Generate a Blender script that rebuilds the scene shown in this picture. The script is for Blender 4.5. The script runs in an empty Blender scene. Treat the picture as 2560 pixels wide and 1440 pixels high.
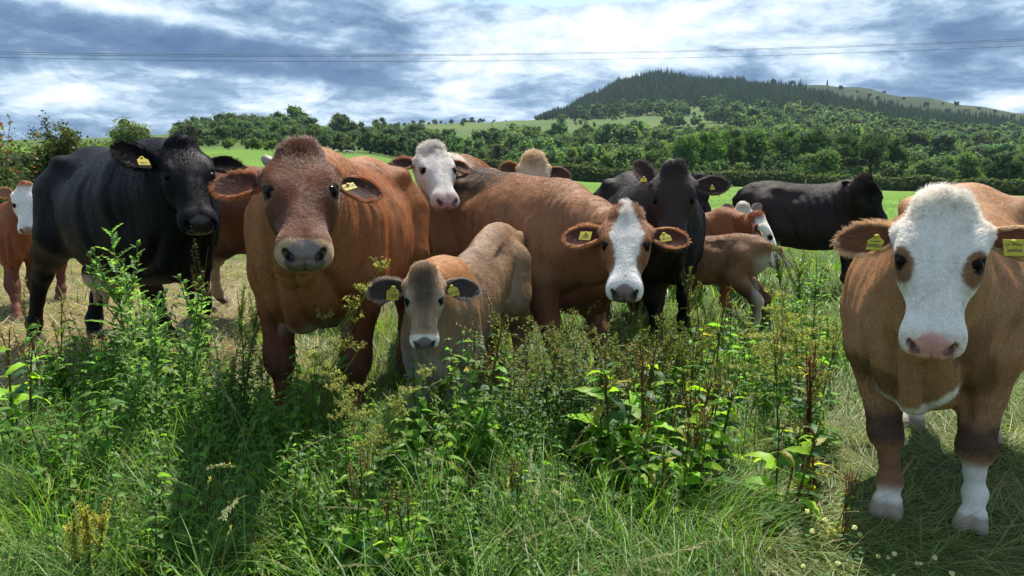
import bpy, math, random
import numpy as np
from mathutils import Vector, Matrix
R = math.radians
rng = np.random.default_rng(7); random.seed(7)
sc = bpy.context.scene
DENOISE = True; HAZE = True
COL = sc.collection

# ---------------------------------------------------------------- camera
CAM = np.array([0.0, 0.0, 1.2]); PITCH = R(8.25); FPX = 1862.0
cam_data = bpy.data.cameras.new('camera'); cam = bpy.data.objects.new('camera', cam_data); COL.objects.link(cam)
cam_data.lens = FPX / 2560 * 36; cam_data.sensor_width = 36; cam_data.clip_start = 0.05; cam_data.clip_end = 20000
cam.location = CAM; cam.rotation_euler = (math.pi / 2 - PITCH, 0, 0); sc.camera = cam

def at(px, py, Y):
    """world point seen at photograph pixel (px, py) at a distance Y in front of the camera"""
    a = (px - 1280) / FPX; b = (720 - py) / FPX
    cp, sp = math.cos(PITCH), math.sin(PITCH)
    d = np.array([a, cp + b * sp, -sp + b * cp]); return CAM + d * (Y / d[1])

def to_px(P):
    P = np.atleast_2d(P) - CAM; cp, sp = math.cos(PITCH), math.sin(PITCH)
    z = P[:, 1] * cp - P[:, 2] * sp; y = P[:, 1] * sp + P[:, 2] * cp
    z = np.maximum(z, 1e-3); return 1280 + FPX * P[:, 0] / z, 720 - FPX * y / z

# ---------------------------------------------------------------- world and sun
SUN_EL, SUN_AZ = R(60), R(17)       # azimuth measured from +Y (the view direction) towards +X
sc.view_settings.view_transform = 'Standard'; sc.view_settings.look = 'None'
sc.view_settings.exposure = 0.92; sc.view_settings.gamma = 1; sc.view_settings.use_curve_mapping = False
sc.render.engine = 'CYCLES'
cy = sc.cycles
cy.use_denoising = DENOISE; cy.max_bounces = 6; cy.diffuse_bounces = 3; cy.glossy_bounces = 2; cy.transmission_bounces = 4
cy.transparent_max_bounces = 6; cy.volume_bounces = 0; cy.caustics_reflective = False; cy.caustics_refractive = False
cy.sample_clamp_indirect = 4; cy.use_adaptive_sampling = True; cy.adaptive_threshold = 0.015

sun_d = bpy.data.lights.new('sun', 'SUN'); sun = bpy.data.objects.new('sun', sun_d); COL.objects.link(sun)
sun_d.energy = 4.8; sun_d.angle = R(0.6); sun_d.color = (1.0, 0.93, 0.82)
sdir = Vector((math.sin(SUN_AZ) * math.cos(SUN_EL), math.cos(SUN_AZ) * math.cos(SUN_EL), math.sin(SUN_EL)))
sun.rotation_euler = sdir.to_track_quat('Z', 'Y').to_euler(); sun.location = (20, 60, 80)

class NT:
    """tiny node-tree helper"""
    def __init__(s, tree): s.t = tree; s.n = tree.nodes; s.l = tree.links
    def add(s, kind, **kw):
        nd = s.n.new(kind)
        for k, v in kw.items(): setattr(nd, k, v)
        return nd
    def put(s, sock, v):
        if hasattr(v, 'is_output') or isinstance(v, bpy.types.NodeSocket): s.l.new(v, sock)
        elif v is not None:
            try: sock.default_value = v
            except Exception: sock.default_value = (*v, 1.0)
    def math(s, op, a, b=None, c=None, clamp=False):
        nd = s.add('ShaderNodeMath', operation=op); nd.use_clamp = clamp
        for i, v in enumerate((a, b, c)): s.put(nd.inputs[i], v)
        return nd.outputs[0]
    def vmath(s, op, a, b=None, scale=None):
        nd = s.add('ShaderNodeVectorMath', operation=op); s.put(nd.inputs[0], a)
        if b is not None: s.put(nd.inputs[1], b)
        if scale is not None: s.put(nd.inputs['Scale'], scale)
        return nd.outputs[1] if op in ('DOT_PRODUCT', 'LENGTH', 'DISTANCE') else nd.outputs[0]
    def noise(s, vec, scale, detail=4, rough=0.55, dist=0.0, out=0):
        nd = s.add('ShaderNodeTexNoise'); s.put(nd.inputs['Vector'], vec); nd.inputs['Scale'].default_value = scale
        nd.inputs['Detail'].default_value = detail; nd.inputs['Roughness'].default_value = rough; nd.inputs['Distortion'].default_value = dist
        return nd.outputs[out]
    def ramp(s, f, stops, interp='LINEAR'):
        nd = s.add('ShaderNodeValToRGB'); nd.color_ramp.interpolation = interp; s.put(nd.inputs[0], f)
        el = nd.color_ramp.elements
        while len(el) < len(stops): el.new(0.5)
        for e, (p, c) in zip(el, stops): e.position = p; e.color = (*c, 1) if len(c) == 3 else c
        return nd.outputs[0]
    def mix(s, f, a, b, blend='MIX'):
        nd = s.add('ShaderNodeMix', data_type='RGBA', blend_type=blend)
        s.put(nd.inputs[0], f); s.put(nd.inputs[6], a); s.put(nd.inputs[7], b); return nd.outputs[2]
    def mrange(s, v, a, b, c=0.0, d=1.0, smooth=True):
        nd = s.add('ShaderNodeMapRange'); nd.interpolation_type = 'SMOOTHSTEP' if smooth else 'LINEAR'
        s.put(nd.inputs[0], v)
        for i, q in enumerate((a, b, c, d)): nd.inputs[1 + i].default_value = q
        return nd.outputs[0]

def make_world():
    w = bpy.data.worlds.new('World'); sc.world = w; w.use_nodes = True
    t = NT(w.node_tree); t.n.clear()
    out = t.add('ShaderNodeOutputWorld')
    sky = t.add('ShaderNodeTexSky', sky_type='NISHITA'); sky.sun_disc = False
    sky.sun_elevation = SUN_EL; sky.sun_rotation = SUN_AZ; sky.air_density = 1.0; sky.dust_density = 0.6; sky.ozone_density = 2.0
    tc = t.add('ShaderNodeTexCoord').outputs['Generated']
    sx = t.add('ShaderNodeSeparateXYZ'); t.put(sx.inputs[0], tc)
    X, Y, Z = sx.outputs
    zc = t.math('MAXIMUM', t.math('ADD', Z, 0.22), 0.05)
    cx = t.add('ShaderNodeCombineXYZ'); t.put(cx.inputs[0], t.math('DIVIDE', X, zc)); t.put(cx.inputs[1], t.math('DIVIDE', Y, zc))
    pl = cx.outputs[0]                                       # the cloud deck: a plane overhead
    # azimuth / elevation for the few big masses
    az = t.math('ARCTAN2', X, Y); el = t.math('ARCSINE', Z)
    def blob(a0, e0, sa, se, tilt=0.0):
        da = t.math('SUBTRACT', az, a0); de = t.math('SUBTRACT', el, e0)
        de = t.math('ADD', de, t.math('MULTIPLY', da, tilt))
        q = t.math('ADD', t.math('POWER', t.math('ABSOLUTE', t.math('DIVIDE', da, sa)), 2.0), t.math('POWER', t.math('ABSOLUTE', t.math('DIVIDE', de, se)), 2.0))
        return t.math('EXPONENT', t.math('MULTIPLY', q, -1.0))
    def pxb(px, py, sx_, sy_, tilt=0.0):
        d = at(px, py, 100) - CAM; a = math.atan2(d[0], d[1]); e = math.asin(d[2] / np.linalg.norm(d))
        return blob(a, e, sx_ / FPX, sy_ / FPX, tilt)
    n1 = t.noise(pl, 2.3, 9, 0.62, 0.5)
    n2 = t.noise(t.vmath('MULTIPLY', t.vmath('ADD', pl, (3.1, 1.7, 0)), (1.0, 1.0, 1)), 7.5, 9, 0.62, 0.3)
    n3 = t.noise(pl, 0.6, 3, 0.5, 0.2)
    base = t.math('ADD', t.math('MULTIPLY', n1, 0.9), t.math('MULTIPLY', n2, 0.55))
    base = t.math('ADD', base, t.math('MULTIPLY', n3, 0.4))
    base = t.math('SUBTRACT', base, 0.93 - 0.52)              # about 0.5 on average
    base = t.math('ADD', t.math('MULTIPLY', t.math('SUBTRACT', base, 0.52), 1.3), 0.53)
    for (px, py, a, b, amp, tl) in SKY_BLOBS:
        base = t.math('ADD', base, t.math('MULTIPLY', pxb(px, py, a, b, tl), amp))
    cloud = t.ramp(base, [(0.0, (0.045, 0.105, 0.215)), (0.28, (0.095, 0.165, 0.28)), (0.45, (0.19, 0.29, 0.42)), (0.60, (0.42, 0.53, 0.64)), (0.80, (0.70, 0.75, 0.80)), (1.0, (0.88, 0.88, 0.88))])
    # small gaps of blue, mostly high up
    gap = t.noise(pl, 1.7, 5, 0.6, 0.3)
    gap = t.math('ADD', gap, t.math('MULTIPLY', t.math('MAXIMUM', pxb(1560, -10, 420, 26, 0.0), t.math('MULTIPLY', pxb(1640, 80, 110, 40, 0.2), 0.7)), 0.34))
    gap = t.mrange(gap, 0.66, 0.80)
    bg1 = t.add('ShaderNodeBackground'); t.put(bg1.inputs[0], sky.outputs[0]); bg1.inputs[1].default_value = 0.11
    bg2 = t.add('ShaderNodeBackground'); t.put(bg2.inputs[0], cloud); bg2.inputs[1].default_value = 0.82
    mx = t.add('ShaderNodeMixShader'); t.put(mx.inputs[0], gap); t.l.new(bg2.outputs[0], mx.inputs[1]); t.l.new(bg1.outputs[0], mx.inputs[2])
    t.l.new(mx.outputs[0], out.inputs[0])

SKY_BLOBS = [  # px, py, radius x, radius y, amount, tilt
    (380, 100, 640, 48, -0.34, 0.06), (480, 237, 215, 30, -0.42, 0.07), (950, 70, 190, 65, -0.26, 0.25),
    (900, 185, 180, 36, -0.12, 0.1), (1200, 150, 150, 90, 0.38, 0), (1640, 60, 420, 60, 0.26, 0), (2110, 150, 140, 60, 0.28, 0),
    (330, 22, 330, 20, 0.36, 0.1), (180, 215, 220, 34, 0.36, 0), (650, 262, 260, 24, 0.36, 0), (2400, 70, 260, 60, -0.22, 0), (700, 210, 160, 24, .14, .1),
    (2380, 215, 260, 28, -0.20, 0.1), (2530, 252, 75, 24, 0.55, 0), (1290, 235, 90, 45, -0.22, 0), (600, 170, 260, 18, -0.22, 0.05), (1700, 150, 160, 30, .2, 0),
    (1950, 205, 200, 20, -.18, .05), (1450, 250, 120, 30, -.1, 0), (100, 320, 300, 18, -.12, 0),
]
make_world()

# ---------------------------------------------------------------- small builders
def mesh_obj(name, V, F, mat=None, parent=None, cols=None, smooth=True, mats=None):
    me = bpy.data.meshes.new(name)
    V = np.ascontiguousarray(V, dtype=np.float32); F = np.ascontiguousarray(F, dtype=np.int32)
    k = F.shape[1]
    me.vertices.add(len(V)); me.vertices.foreach_set('co', V.ravel())
    me.loops.add(F.size); me.loops.foreach_set('vertex_index', F.ravel())
    me.polygons.add(len(F)); me.polygons.foreach_set('loop_start', np.arange(0, F.size, k, dtype=np.int32))
    me.polygons.foreach_set('loop_total', np.full(len(F), k, dtype=np.int32))
    if mats is not None: me.polygons.foreach_set('material_index', np.ascontiguousarray(mats, dtype=np.int32))
    me.update(calc_edges=True)
    me.polygons.foreach_set('use_smooth', np.full(len(F), smooth, dtype=bool))
    if cols is not None:
        a = me.attributes.new('Col', 'FLOAT_COLOR', 'POINT')
        c = np.ones((len(V), 4), np.float32); c[:, :cols.shape[1]] = cols; a.data.foreach_set('color', c.ravel())
    for m in (mat if isinstance(mat, (list, tuple)) else [mat]):
        if m is not None: me.materials.append(m)
    o = bpy.data.objects.new(name, me); COL.objects.link(o)
    if parent is not None: o.parent = parent
    return o

def tag(o, label=None, cat=None, group=None, kind=None):
    if label: o['label'] = label
    if cat: o['category'] = cat
    if group: o['group'] = group
    if kind: o['kind'] = kind
    return o

def empty(name, loc=(0, 0, 0), rz=0.0):
    o = bpy.data.objects.new(name, None); COL.objects.link(o); o.location = loc; o.rotation_euler = (0, 0, rz)
    o.empty_display_size = 0.1; return o

def new_mat(name):
    m = bpy.data.materials.new(name); m.use_nodes = True; t = NT(m.node_tree); t.n.clear()
    out = t.add('ShaderNodeOutputMaterial'); return m, t, out

def tube(path, radii, n=6):
    """closed tube along a polyline -> V, F(quads)"""
    path = np.array(path, float); m = len(path)
    radii = np.broadcast_to(np.array(radii, float), (m,))
    d = np.gradient(path, axis=0); d /= np.linalg.norm(d, axis=1, keepdims=True) + 1e-9
    ref = np.array([0.3, 0.9, 0.2]) if abs(d[0] @ np.array([0, 0, 1])) > 0.7 else np.array([0, 0, 1.0])
    a = np.cross(d, ref); a /= np.linalg.norm(a, axis=1, keepdims=True) + 1e-9; b = np.cross(d, a)
    th = np.linspace(0, 2 * np.pi, n, endpoint=False)
    V = (path[:, None] + radii[:, None, None] * (np.cos(th)[None, :, None] * a[:, None] + np.sin(th)[None, :, None] * b[:, None])).reshape(-1, 3)
    i = np.arange(m - 1)[:, None] * n; j = np.arange(n)[None]; k = (j + 1) % n
    F = np.stack([i + j, i + k, i + n + k, i + n + j], -1).reshape(-1, 4)
    return V, F

class Bag:
    """collects geometry with colours into one mesh"""
    def __init__(s): s.V = []; s.F = []; s.C = []; s.n = 0
    def add(s, V, F, c):
        V = np.asarray(V, float); F = np.asarray(F, int)
        if F.shape[1] == 3: F = np.concatenate([F, F[:, 2:3]], 1)
        s.V.append(V); s.F.append(F + s.n); s.n += len(V)
        c = np.asarray(c, float); s.C.append(np.broadcast_to(c, (len(V), 3)))
    def build(s, name, mat, parent=None, smooth=True):
        V = np.concatenate(s.V); F = np.concatenate(s.F); C = np.concatenate(s.C)
        tri = F[:, 2] == F[:, 3]
        if tri.all(): F = F[:, :3]
        elif tri.any():
            q = F[~tri]; F = np.concatenate([F[tri][:, :3], q[:, [0, 1, 2]], q[:, [0, 2, 3]]])
        return mesh_obj(name, V, F, mat, parent, C, smooth)
# ---------------------------------------------------------------- implicit surface engine for the animals
def smin(a, b, k):
    h = np.maximum(k - np.abs(a - b), 0) / k
    return np.minimum(a, b) - h * h * k * 0.25

def smax(a, b, k):
    return -smin(-a, -b, k)

def spline(xs, ys, n=160):
    xs = np.array(xs, float); ys = np.array(ys, float)
    m = np.gradient(ys, xs)
    t = np.linspace(xs[0], xs[-1], n)
    i = np.clip(np.searchsorted(xs, t) - 1, 0, len(xs) - 2)
    h = xs[i + 1] - xs[i]; q = (t - xs[i]) / h
    v = (2*q**3 - 3*q**2 + 1)*ys[i] + (q**3 - 2*q**2 + q)*h*m[i] + (-2*q**3 + 3*q**2)*ys[i+1] + (q**3 - q**2)*h*m[i+1]
    return t.astype(np.float32), v.astype(np.float32)

class Loft:
    def __init__(s, tab, n=2.3, waist=0.0, low=0.0):
        tab = np.array(tab, float)
        s.t, s.w = spline(tab[:, 0], tab[:, 1]); _, s.a = spline(tab[:, 0], tab[:, 2]); _, s.b = spline(tab[:, 0], tab[:, 3])
        s.w = np.maximum(s.w, 0.004); s.n = n; s.waist = waist; s.low = low
    def __call__(s, P):
        x = P[:, 0]; xc = np.clip(x, s.t[0], s.t[-1])
        w = np.interp(xc, s.t, s.w); a = np.interp(xc, s.t, s.a); b = np.interp(xc, s.t, s.b)
        c = (a + b) / 2; h = np.maximum((a - b) / 2, 0.004)
        z = P[:, 2] - c; v = np.clip(z / h, -1, 1)
        w = w * (1 - s.waist * np.maximum(v, 0) ** 2 - s.low * np.maximum(-v, 0) ** 1.5)
        y = np.abs(P[:, 1])
        rho = np.sqrt(y * y + z * z) + 1e-6
        r = ((y / w) ** s.n + (np.abs(z) / h) ** s.n) ** (1 / s.n) + 1e-6
        d = np.maximum(rho - rho / r, -np.minimum(w, h))
        e = np.abs(x - xc)
        return np.where(e > 0, np.sqrt(np.maximum(d, 0) ** 2 + e * e), d).astype(np.float32)

def cone(P, a, b, ra, rb):
    a = np.array(a, np.float32); b = np.array(b, np.float32)
    ab = b - a; t = np.clip(((P - a) @ ab) / (ab @ ab), 0, 1)
    q = P - a - t[:, None] * ab
    return np.sqrt((q * q).sum(1)) - (ra + (rb - ra) * t)

def ell(P, c, r, ax=None):
    q = P - np.array(c, np.float32)
    if ax is not None: q = q @ np.array(ax, np.float32).T
    q = q / np.array(r, np.float32)
    k = np.sqrt((q * q).sum(1)) + 1e-6
    return (k - 1) * min(r) * 0.5 + (k - 1) / k * np.mean(r) * 0.5

def chain(P, pts, k=0.03):
    d = None
    for i in range(len(pts) - 1):
        c = cone(P, pts[i][:3], pts[i+1][:3], pts[i][3], pts[i+1][3])
        d = c if d is None else smin(d, c, k)
    return d

def surface_nets(f, lo, hi, h):
    n = np.ceil((np.array(hi) - np.array(lo)) / h).astype(int) + 1
    g = [np.float32(lo[i]) + np.arange(n[i], dtype=np.float32) * np.float32(h) for i in range(3)]
    X = np.stack(np.meshgrid(*g, indexing='ij'), -1).reshape(-1, 3)
    D = np.concatenate([f(X[i:i+400000]) for i in range(0, len(X), 400000)]).reshape(n)
    S = D < 0
    cs = np.zeros(n - 1, int)
    for dx in (0, 1):
        for dy in (0, 1):
            for dz in (0, 1):
                cs += S[dx:n[0]-1+dx, dy:n[1]-1+dy, dz:n[2]-1+dz]
    act = (cs > 0) & (cs < 8)
    idx = -np.ones(n - 1, int); idx[act] = np.arange(act.sum())
    C = np.argwhere(act)
    acc = np.zeros((len(C), 3)); cnt = np.zeros(len(C))
    corners = [(a, b, c) for a in (0, 1) for b in (0, 1) for c in (0, 1)]
    for p in corners:
        for ax in range(3):
            if p[ax]: continue
            q = list(p); q[ax] = 1
            d0 = D[C[:,0]+p[0], C[:,1]+p[1], C[:,2]+p[2]]; d1 = D[C[:,0]+q[0], C[:,1]+q[1], C[:,2]+q[2]]
            m = (d0 < 0) != (d1 < 0)
            t = np.where(m, d0 / np.where(m, d0 - d1, 1), 0)
            pt = np.tile(np.array(p, float), (len(C), 1)); pt[:, ax] = t
            acc[m] += pt[m]; cnt[m] += 1
    V = (C + acc / cnt[:, None]) * h + np.array(lo)
    quads = []
    for ax in range(3):
        u, v = (ax + 1) % 3, (ax + 2) % 3
        sl0 = [slice(None)] * 3; sl1 = [slice(None)] * 3
        sl0[ax] = slice(0, n[ax] - 1); sl1[ax] = slice(1, n[ax])
        e = np.argwhere(S[tuple(sl0)] != S[tuple(sl1)])
        e = e[(e[:, u] > 0) & (e[:, v] > 0) & (e[:, u] < n[u]-1) & (e[:, v] < n[v]-1)]
        ins = S[e[:,0], e[:,1], e[:,2]]
        def at(du, dv):
            q = e.copy(); q[:, u] -= du; q[:, v] -= dv
            return idx[q[:,0], q[:,1], q[:,2]]
        q = np.stack([at(0, 0), at(1, 0), at(1, 1), at(0, 1)], 1)
        q[~ins] = q[~ins][:, ::-1]
        quads.append(q)
    Q = np.concatenate(quads)
    Q = Q[(Q >= 0).all(1)]
    T = np.concatenate([Q[:, [0, 1, 2]], Q[:, [0, 2, 3]]])
    return V, T

def project(f, V, it=2, eps=0.002, mx=0.01):
    V = V.astype(np.float32)
    for _ in range(it):
        d = f(V); g = np.stack([(f(V + e) - f(V - e)) for e in np.eye(3, dtype=np.float32) * eps], 1) / (2 * eps)
        gg = np.maximum((g * g).sum(1), 0.15)
        s = d[:, None] * g / gg[:, None]
        l = np.linalg.norm(s, axis=1, keepdims=True) + 1e-9
        V = V - s * np.minimum(1, mx / l)
    return V

def relax(V, T, it=1, lam=0.5, mask=None):
    n = len(V); E = np.concatenate([T[:, [0, 1]], T[:, [1, 2]], T[:, [2, 0]]])
    E = np.concatenate([E, E[:, ::-1]])
    for _ in range(it):
        cnt = np.bincount(E[:, 0], minlength=n).astype(float)
        A = np.stack([np.bincount(E[:, 0], V[E[:, 1], k], n) for k in range(3)], 1) / np.maximum(cnt, 1)[:, None]
        W = lam if mask is None else lam * mask[:, None]
        V = V + (A - V) * W
    return V

def subdivide(V, T, inside):
    E = np.sort(np.concatenate([T[:, [0, 1]], T[:, [1, 2]], T[:, [2, 0]]]), 1)
    key = E[:, 0].astype(np.int64) * (len(V) + 1) + E[:, 1]
    uk, inv = np.unique(key, return_inverse=True)
    a = uk // (len(V) + 1); b = uk % (len(V) + 1)
    mk = inside[a] & inside[b]
    mid = -np.ones(len(uk), int); mid[mk] = len(V) + np.arange(mk.sum())
    V2 = np.concatenate([V, (V[a[mk]] + V[b[mk]]) / 2])
    m = mid[inv].reshape(3, -1).T
    out = []; cnt = (m >= 0).sum(1)
    out.append(T[cnt == 0])
    f = cnt == 3; t, q = T[f], m[f]
    out += [np.stack([t[:,0], q[:,0], q[:,2]], 1), np.stack([q[:,0], t[:,1], q[:,1]], 1), np.stack([q[:,2], q[:,1], t[:,2]], 1), q]
    for r in range(3):
        rt = np.roll(T, -r, 1); rm = np.roll(m, -r, 1)
        f = (cnt == 1) & (rm[:, 0] >= 0); t, q = rt[f], rm[f]
        out += [np.stack([t[:,0], q[:,0], t[:,2]], 1), np.stack([q[:,0], t[:,1], t[:,2]], 1)]
        f = (cnt == 2) & (rm[:, 2] < 0); t, q = rt[f], rm[f]
        out += [np.stack([q[:,0], t[:,1], q[:,1]], 1), np.stack([t[:,0], q[:,0], q[:,1]], 1), np.stack([t[:,0], q[:,1], t[:,2]], 1)]
    return V2, np.concatenate(out)

def vnormals(V, T):
    fn = np.cross(V[T[:,1]] - V[T[:,0]], V[T[:,2]] - V[T[:,0]])
    N = np.stack([sum(np.bincount(T[:, j], fn[:, k], len(V)) for j in range(3)) for k in range(3)], 1)
    return N / (np.linalg.norm(N, axis=1, keepdims=True) + 1e-12)

def vnoise(P, scale, seed=0, octv=3):
    """smooth lattice noise in 3-D, -1..1"""
    out = np.zeros(len(P)); amp = 1.0; tot = 0
    for o in range(octv):
        Q = P * scale * 2 ** o + 37.7 * (seed + o); i = np.floor(Q).astype(np.int64); f = Q - i; f = f * f * (3 - 2 * f)
        def hsh(a, b, c):
            n = (a * 374761393 + b * 668265263 + c * 2147483647 + seed * 974711) & 0xffffffff
            n = ((n ^ (n >> 13)) * 1274126177) & 0xffffffff
            return ((n ^ (n >> 16)) & 0xffff) / 32767.5 - 1
        v = 0
        for a in (0, 1):
            for b in (0, 1):
                for c in (0, 1):
                    v = v + hsh(i[:,0]+a, i[:,1]+b, i[:,2]+c) * (f[:,0] if a else 1-f[:,0]) * (f[:,1] if b else 1-f[:,1]) * (f[:,2] if c else 1-f[:,2])
        out += v * amp; tot += amp; amp *= 0.5
    return out / tot

def sstep(a, b, x):
    t = np.clip((x - a) / (b - a), 0, 1); return t * t * (3 - 2 * t)

def lerp(a, b, m): return a * (1 - np.asarray(m, float)[:, None]) + np.asarray(b, float)[None] * np.asarray(m, float)[:, None]
# ---------------------------------------------------------------- cattle
HEAD = Loft([(-.070, .03, -.040, -.080), (-.055, .052, -.020, -.105), (-.02, .074, .006, -.135), (.04, .103, .026, -.165), (.10, .124, .033, -.19), (.16, .122, .033, -.208),
             (.21, .108, .030, -.207), (.27, .092, .026, -.192), (.33, .081, .022, -.168), (.39, .077, .017, -.140), (.44, .078, .010, -.108),
             (.475, .077, .000, -.096), (.500, .069, -.012, -.090), (.515, .052, -.024, -.082), (.522, .03, -.036, -.070)], n=2.6, waist=0.05, low=0.42)
TORSO = Loft([(-.93, .05, 1.20, 1.05), (-.89, .13, 1.28, .93), (-.80, .20, 1.345, .80), (-.65, .245, 1.375, .68), (-.48, .285, 1.385, .60), (-.25, .335, 1.355, .545),
              (0.0, .365, 1.345, .52), (.22, .345, 1.365, .53), (.40, .285, 1.39, .555), (.55, .235, 1.36, .585), (.66, .19, 1.26, .62), (.75, .13, 1.12, .70), (.79, .06, 1.0, .80)], n=2.25, waist=0.30, low=0.10)
CALF_TORSO = Loft([(-.93, .05, 1.16, 1.02), (-.89, .11, 1.24, .93), (-.80, .165, 1.30, .84), (-.65, .195, 1.33, .78), (-.48, .21, 1.335, .74), (-.25, .235, 1.30, .68),
              (0.0, .25, 1.29, .65), (.22, .24, 1.31, .65), (.40, .215, 1.33, .67), (.55, .18, 1.30, .70), (.66, .14, 1.21, .74), (.75, .09, 1.08, .80), (.79, .05, 1.0, .86)], n=2.2, waist=0.30, low=0.10)

FRONT = [(.42, .175, 1.05, .150), (.40, .205, .82, .120), (.40, .195, .66, .086), (.45, .185, .44, .062), (.45, .180, .38, .056), (.44, .178, .27, .036), (.44, .178, .15, .046), (.475, .178, .085, .042)]
HIND = [(-.60, .165, 1.05, .205), (-.50, .215, .82, .155), (-.64, .205, .68, .105), (-.76, .190, .55, .062), (-.79, .185, .49, .060), (-.77, .182, .32, .042), (-.735, .180, .15, .052), (-.70, .180, .085, .045)]

class HeadFrame:
    def __init__(s, eye, yaw, pitch, roll, hs):
        """eye: point between the eyes; yaw: heading of the face in the xy plane; pitch: face line from vertical"""
        fwd = np.array([math.cos(yaw), math.sin(yaw), 0]); z = np.array([0, 0, 1.0]); lat = np.cross(z, fwd)
        if roll:
            c, q = math.cos(roll), math.sin(roll); z, lat = z * c + lat * q, lat * c - z * q
        s.F = -z * math.cos(pitch) + fwd * math.sin(pitch); s.U = fwd * math.cos(pitch) + z * math.sin(pitch); s.L = lat
        s.hs = hs; s.o = np.array(eye, float) - s.F * .185 * hs
        s.M = np.stack([s.F, s.L, s.U])
    def inv(s, P):
        q = ((P - s.o) @ s.M.T.astype(P.dtype)) / s.hs
        q[:, 0] = np.where(q[:, 0] > .20, .20 + (q[:, 0] - .20) / .89, q[:, 0]); return q
    def pt(s, a, b, c):
        a = .20 + (a - .20) * .89 if a > .20 else a; return s.o + (s.F * a + s.L * b + s.U * c) * s.hs
    def vec(s, v): return np.asarray(v) @ s.M

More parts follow.
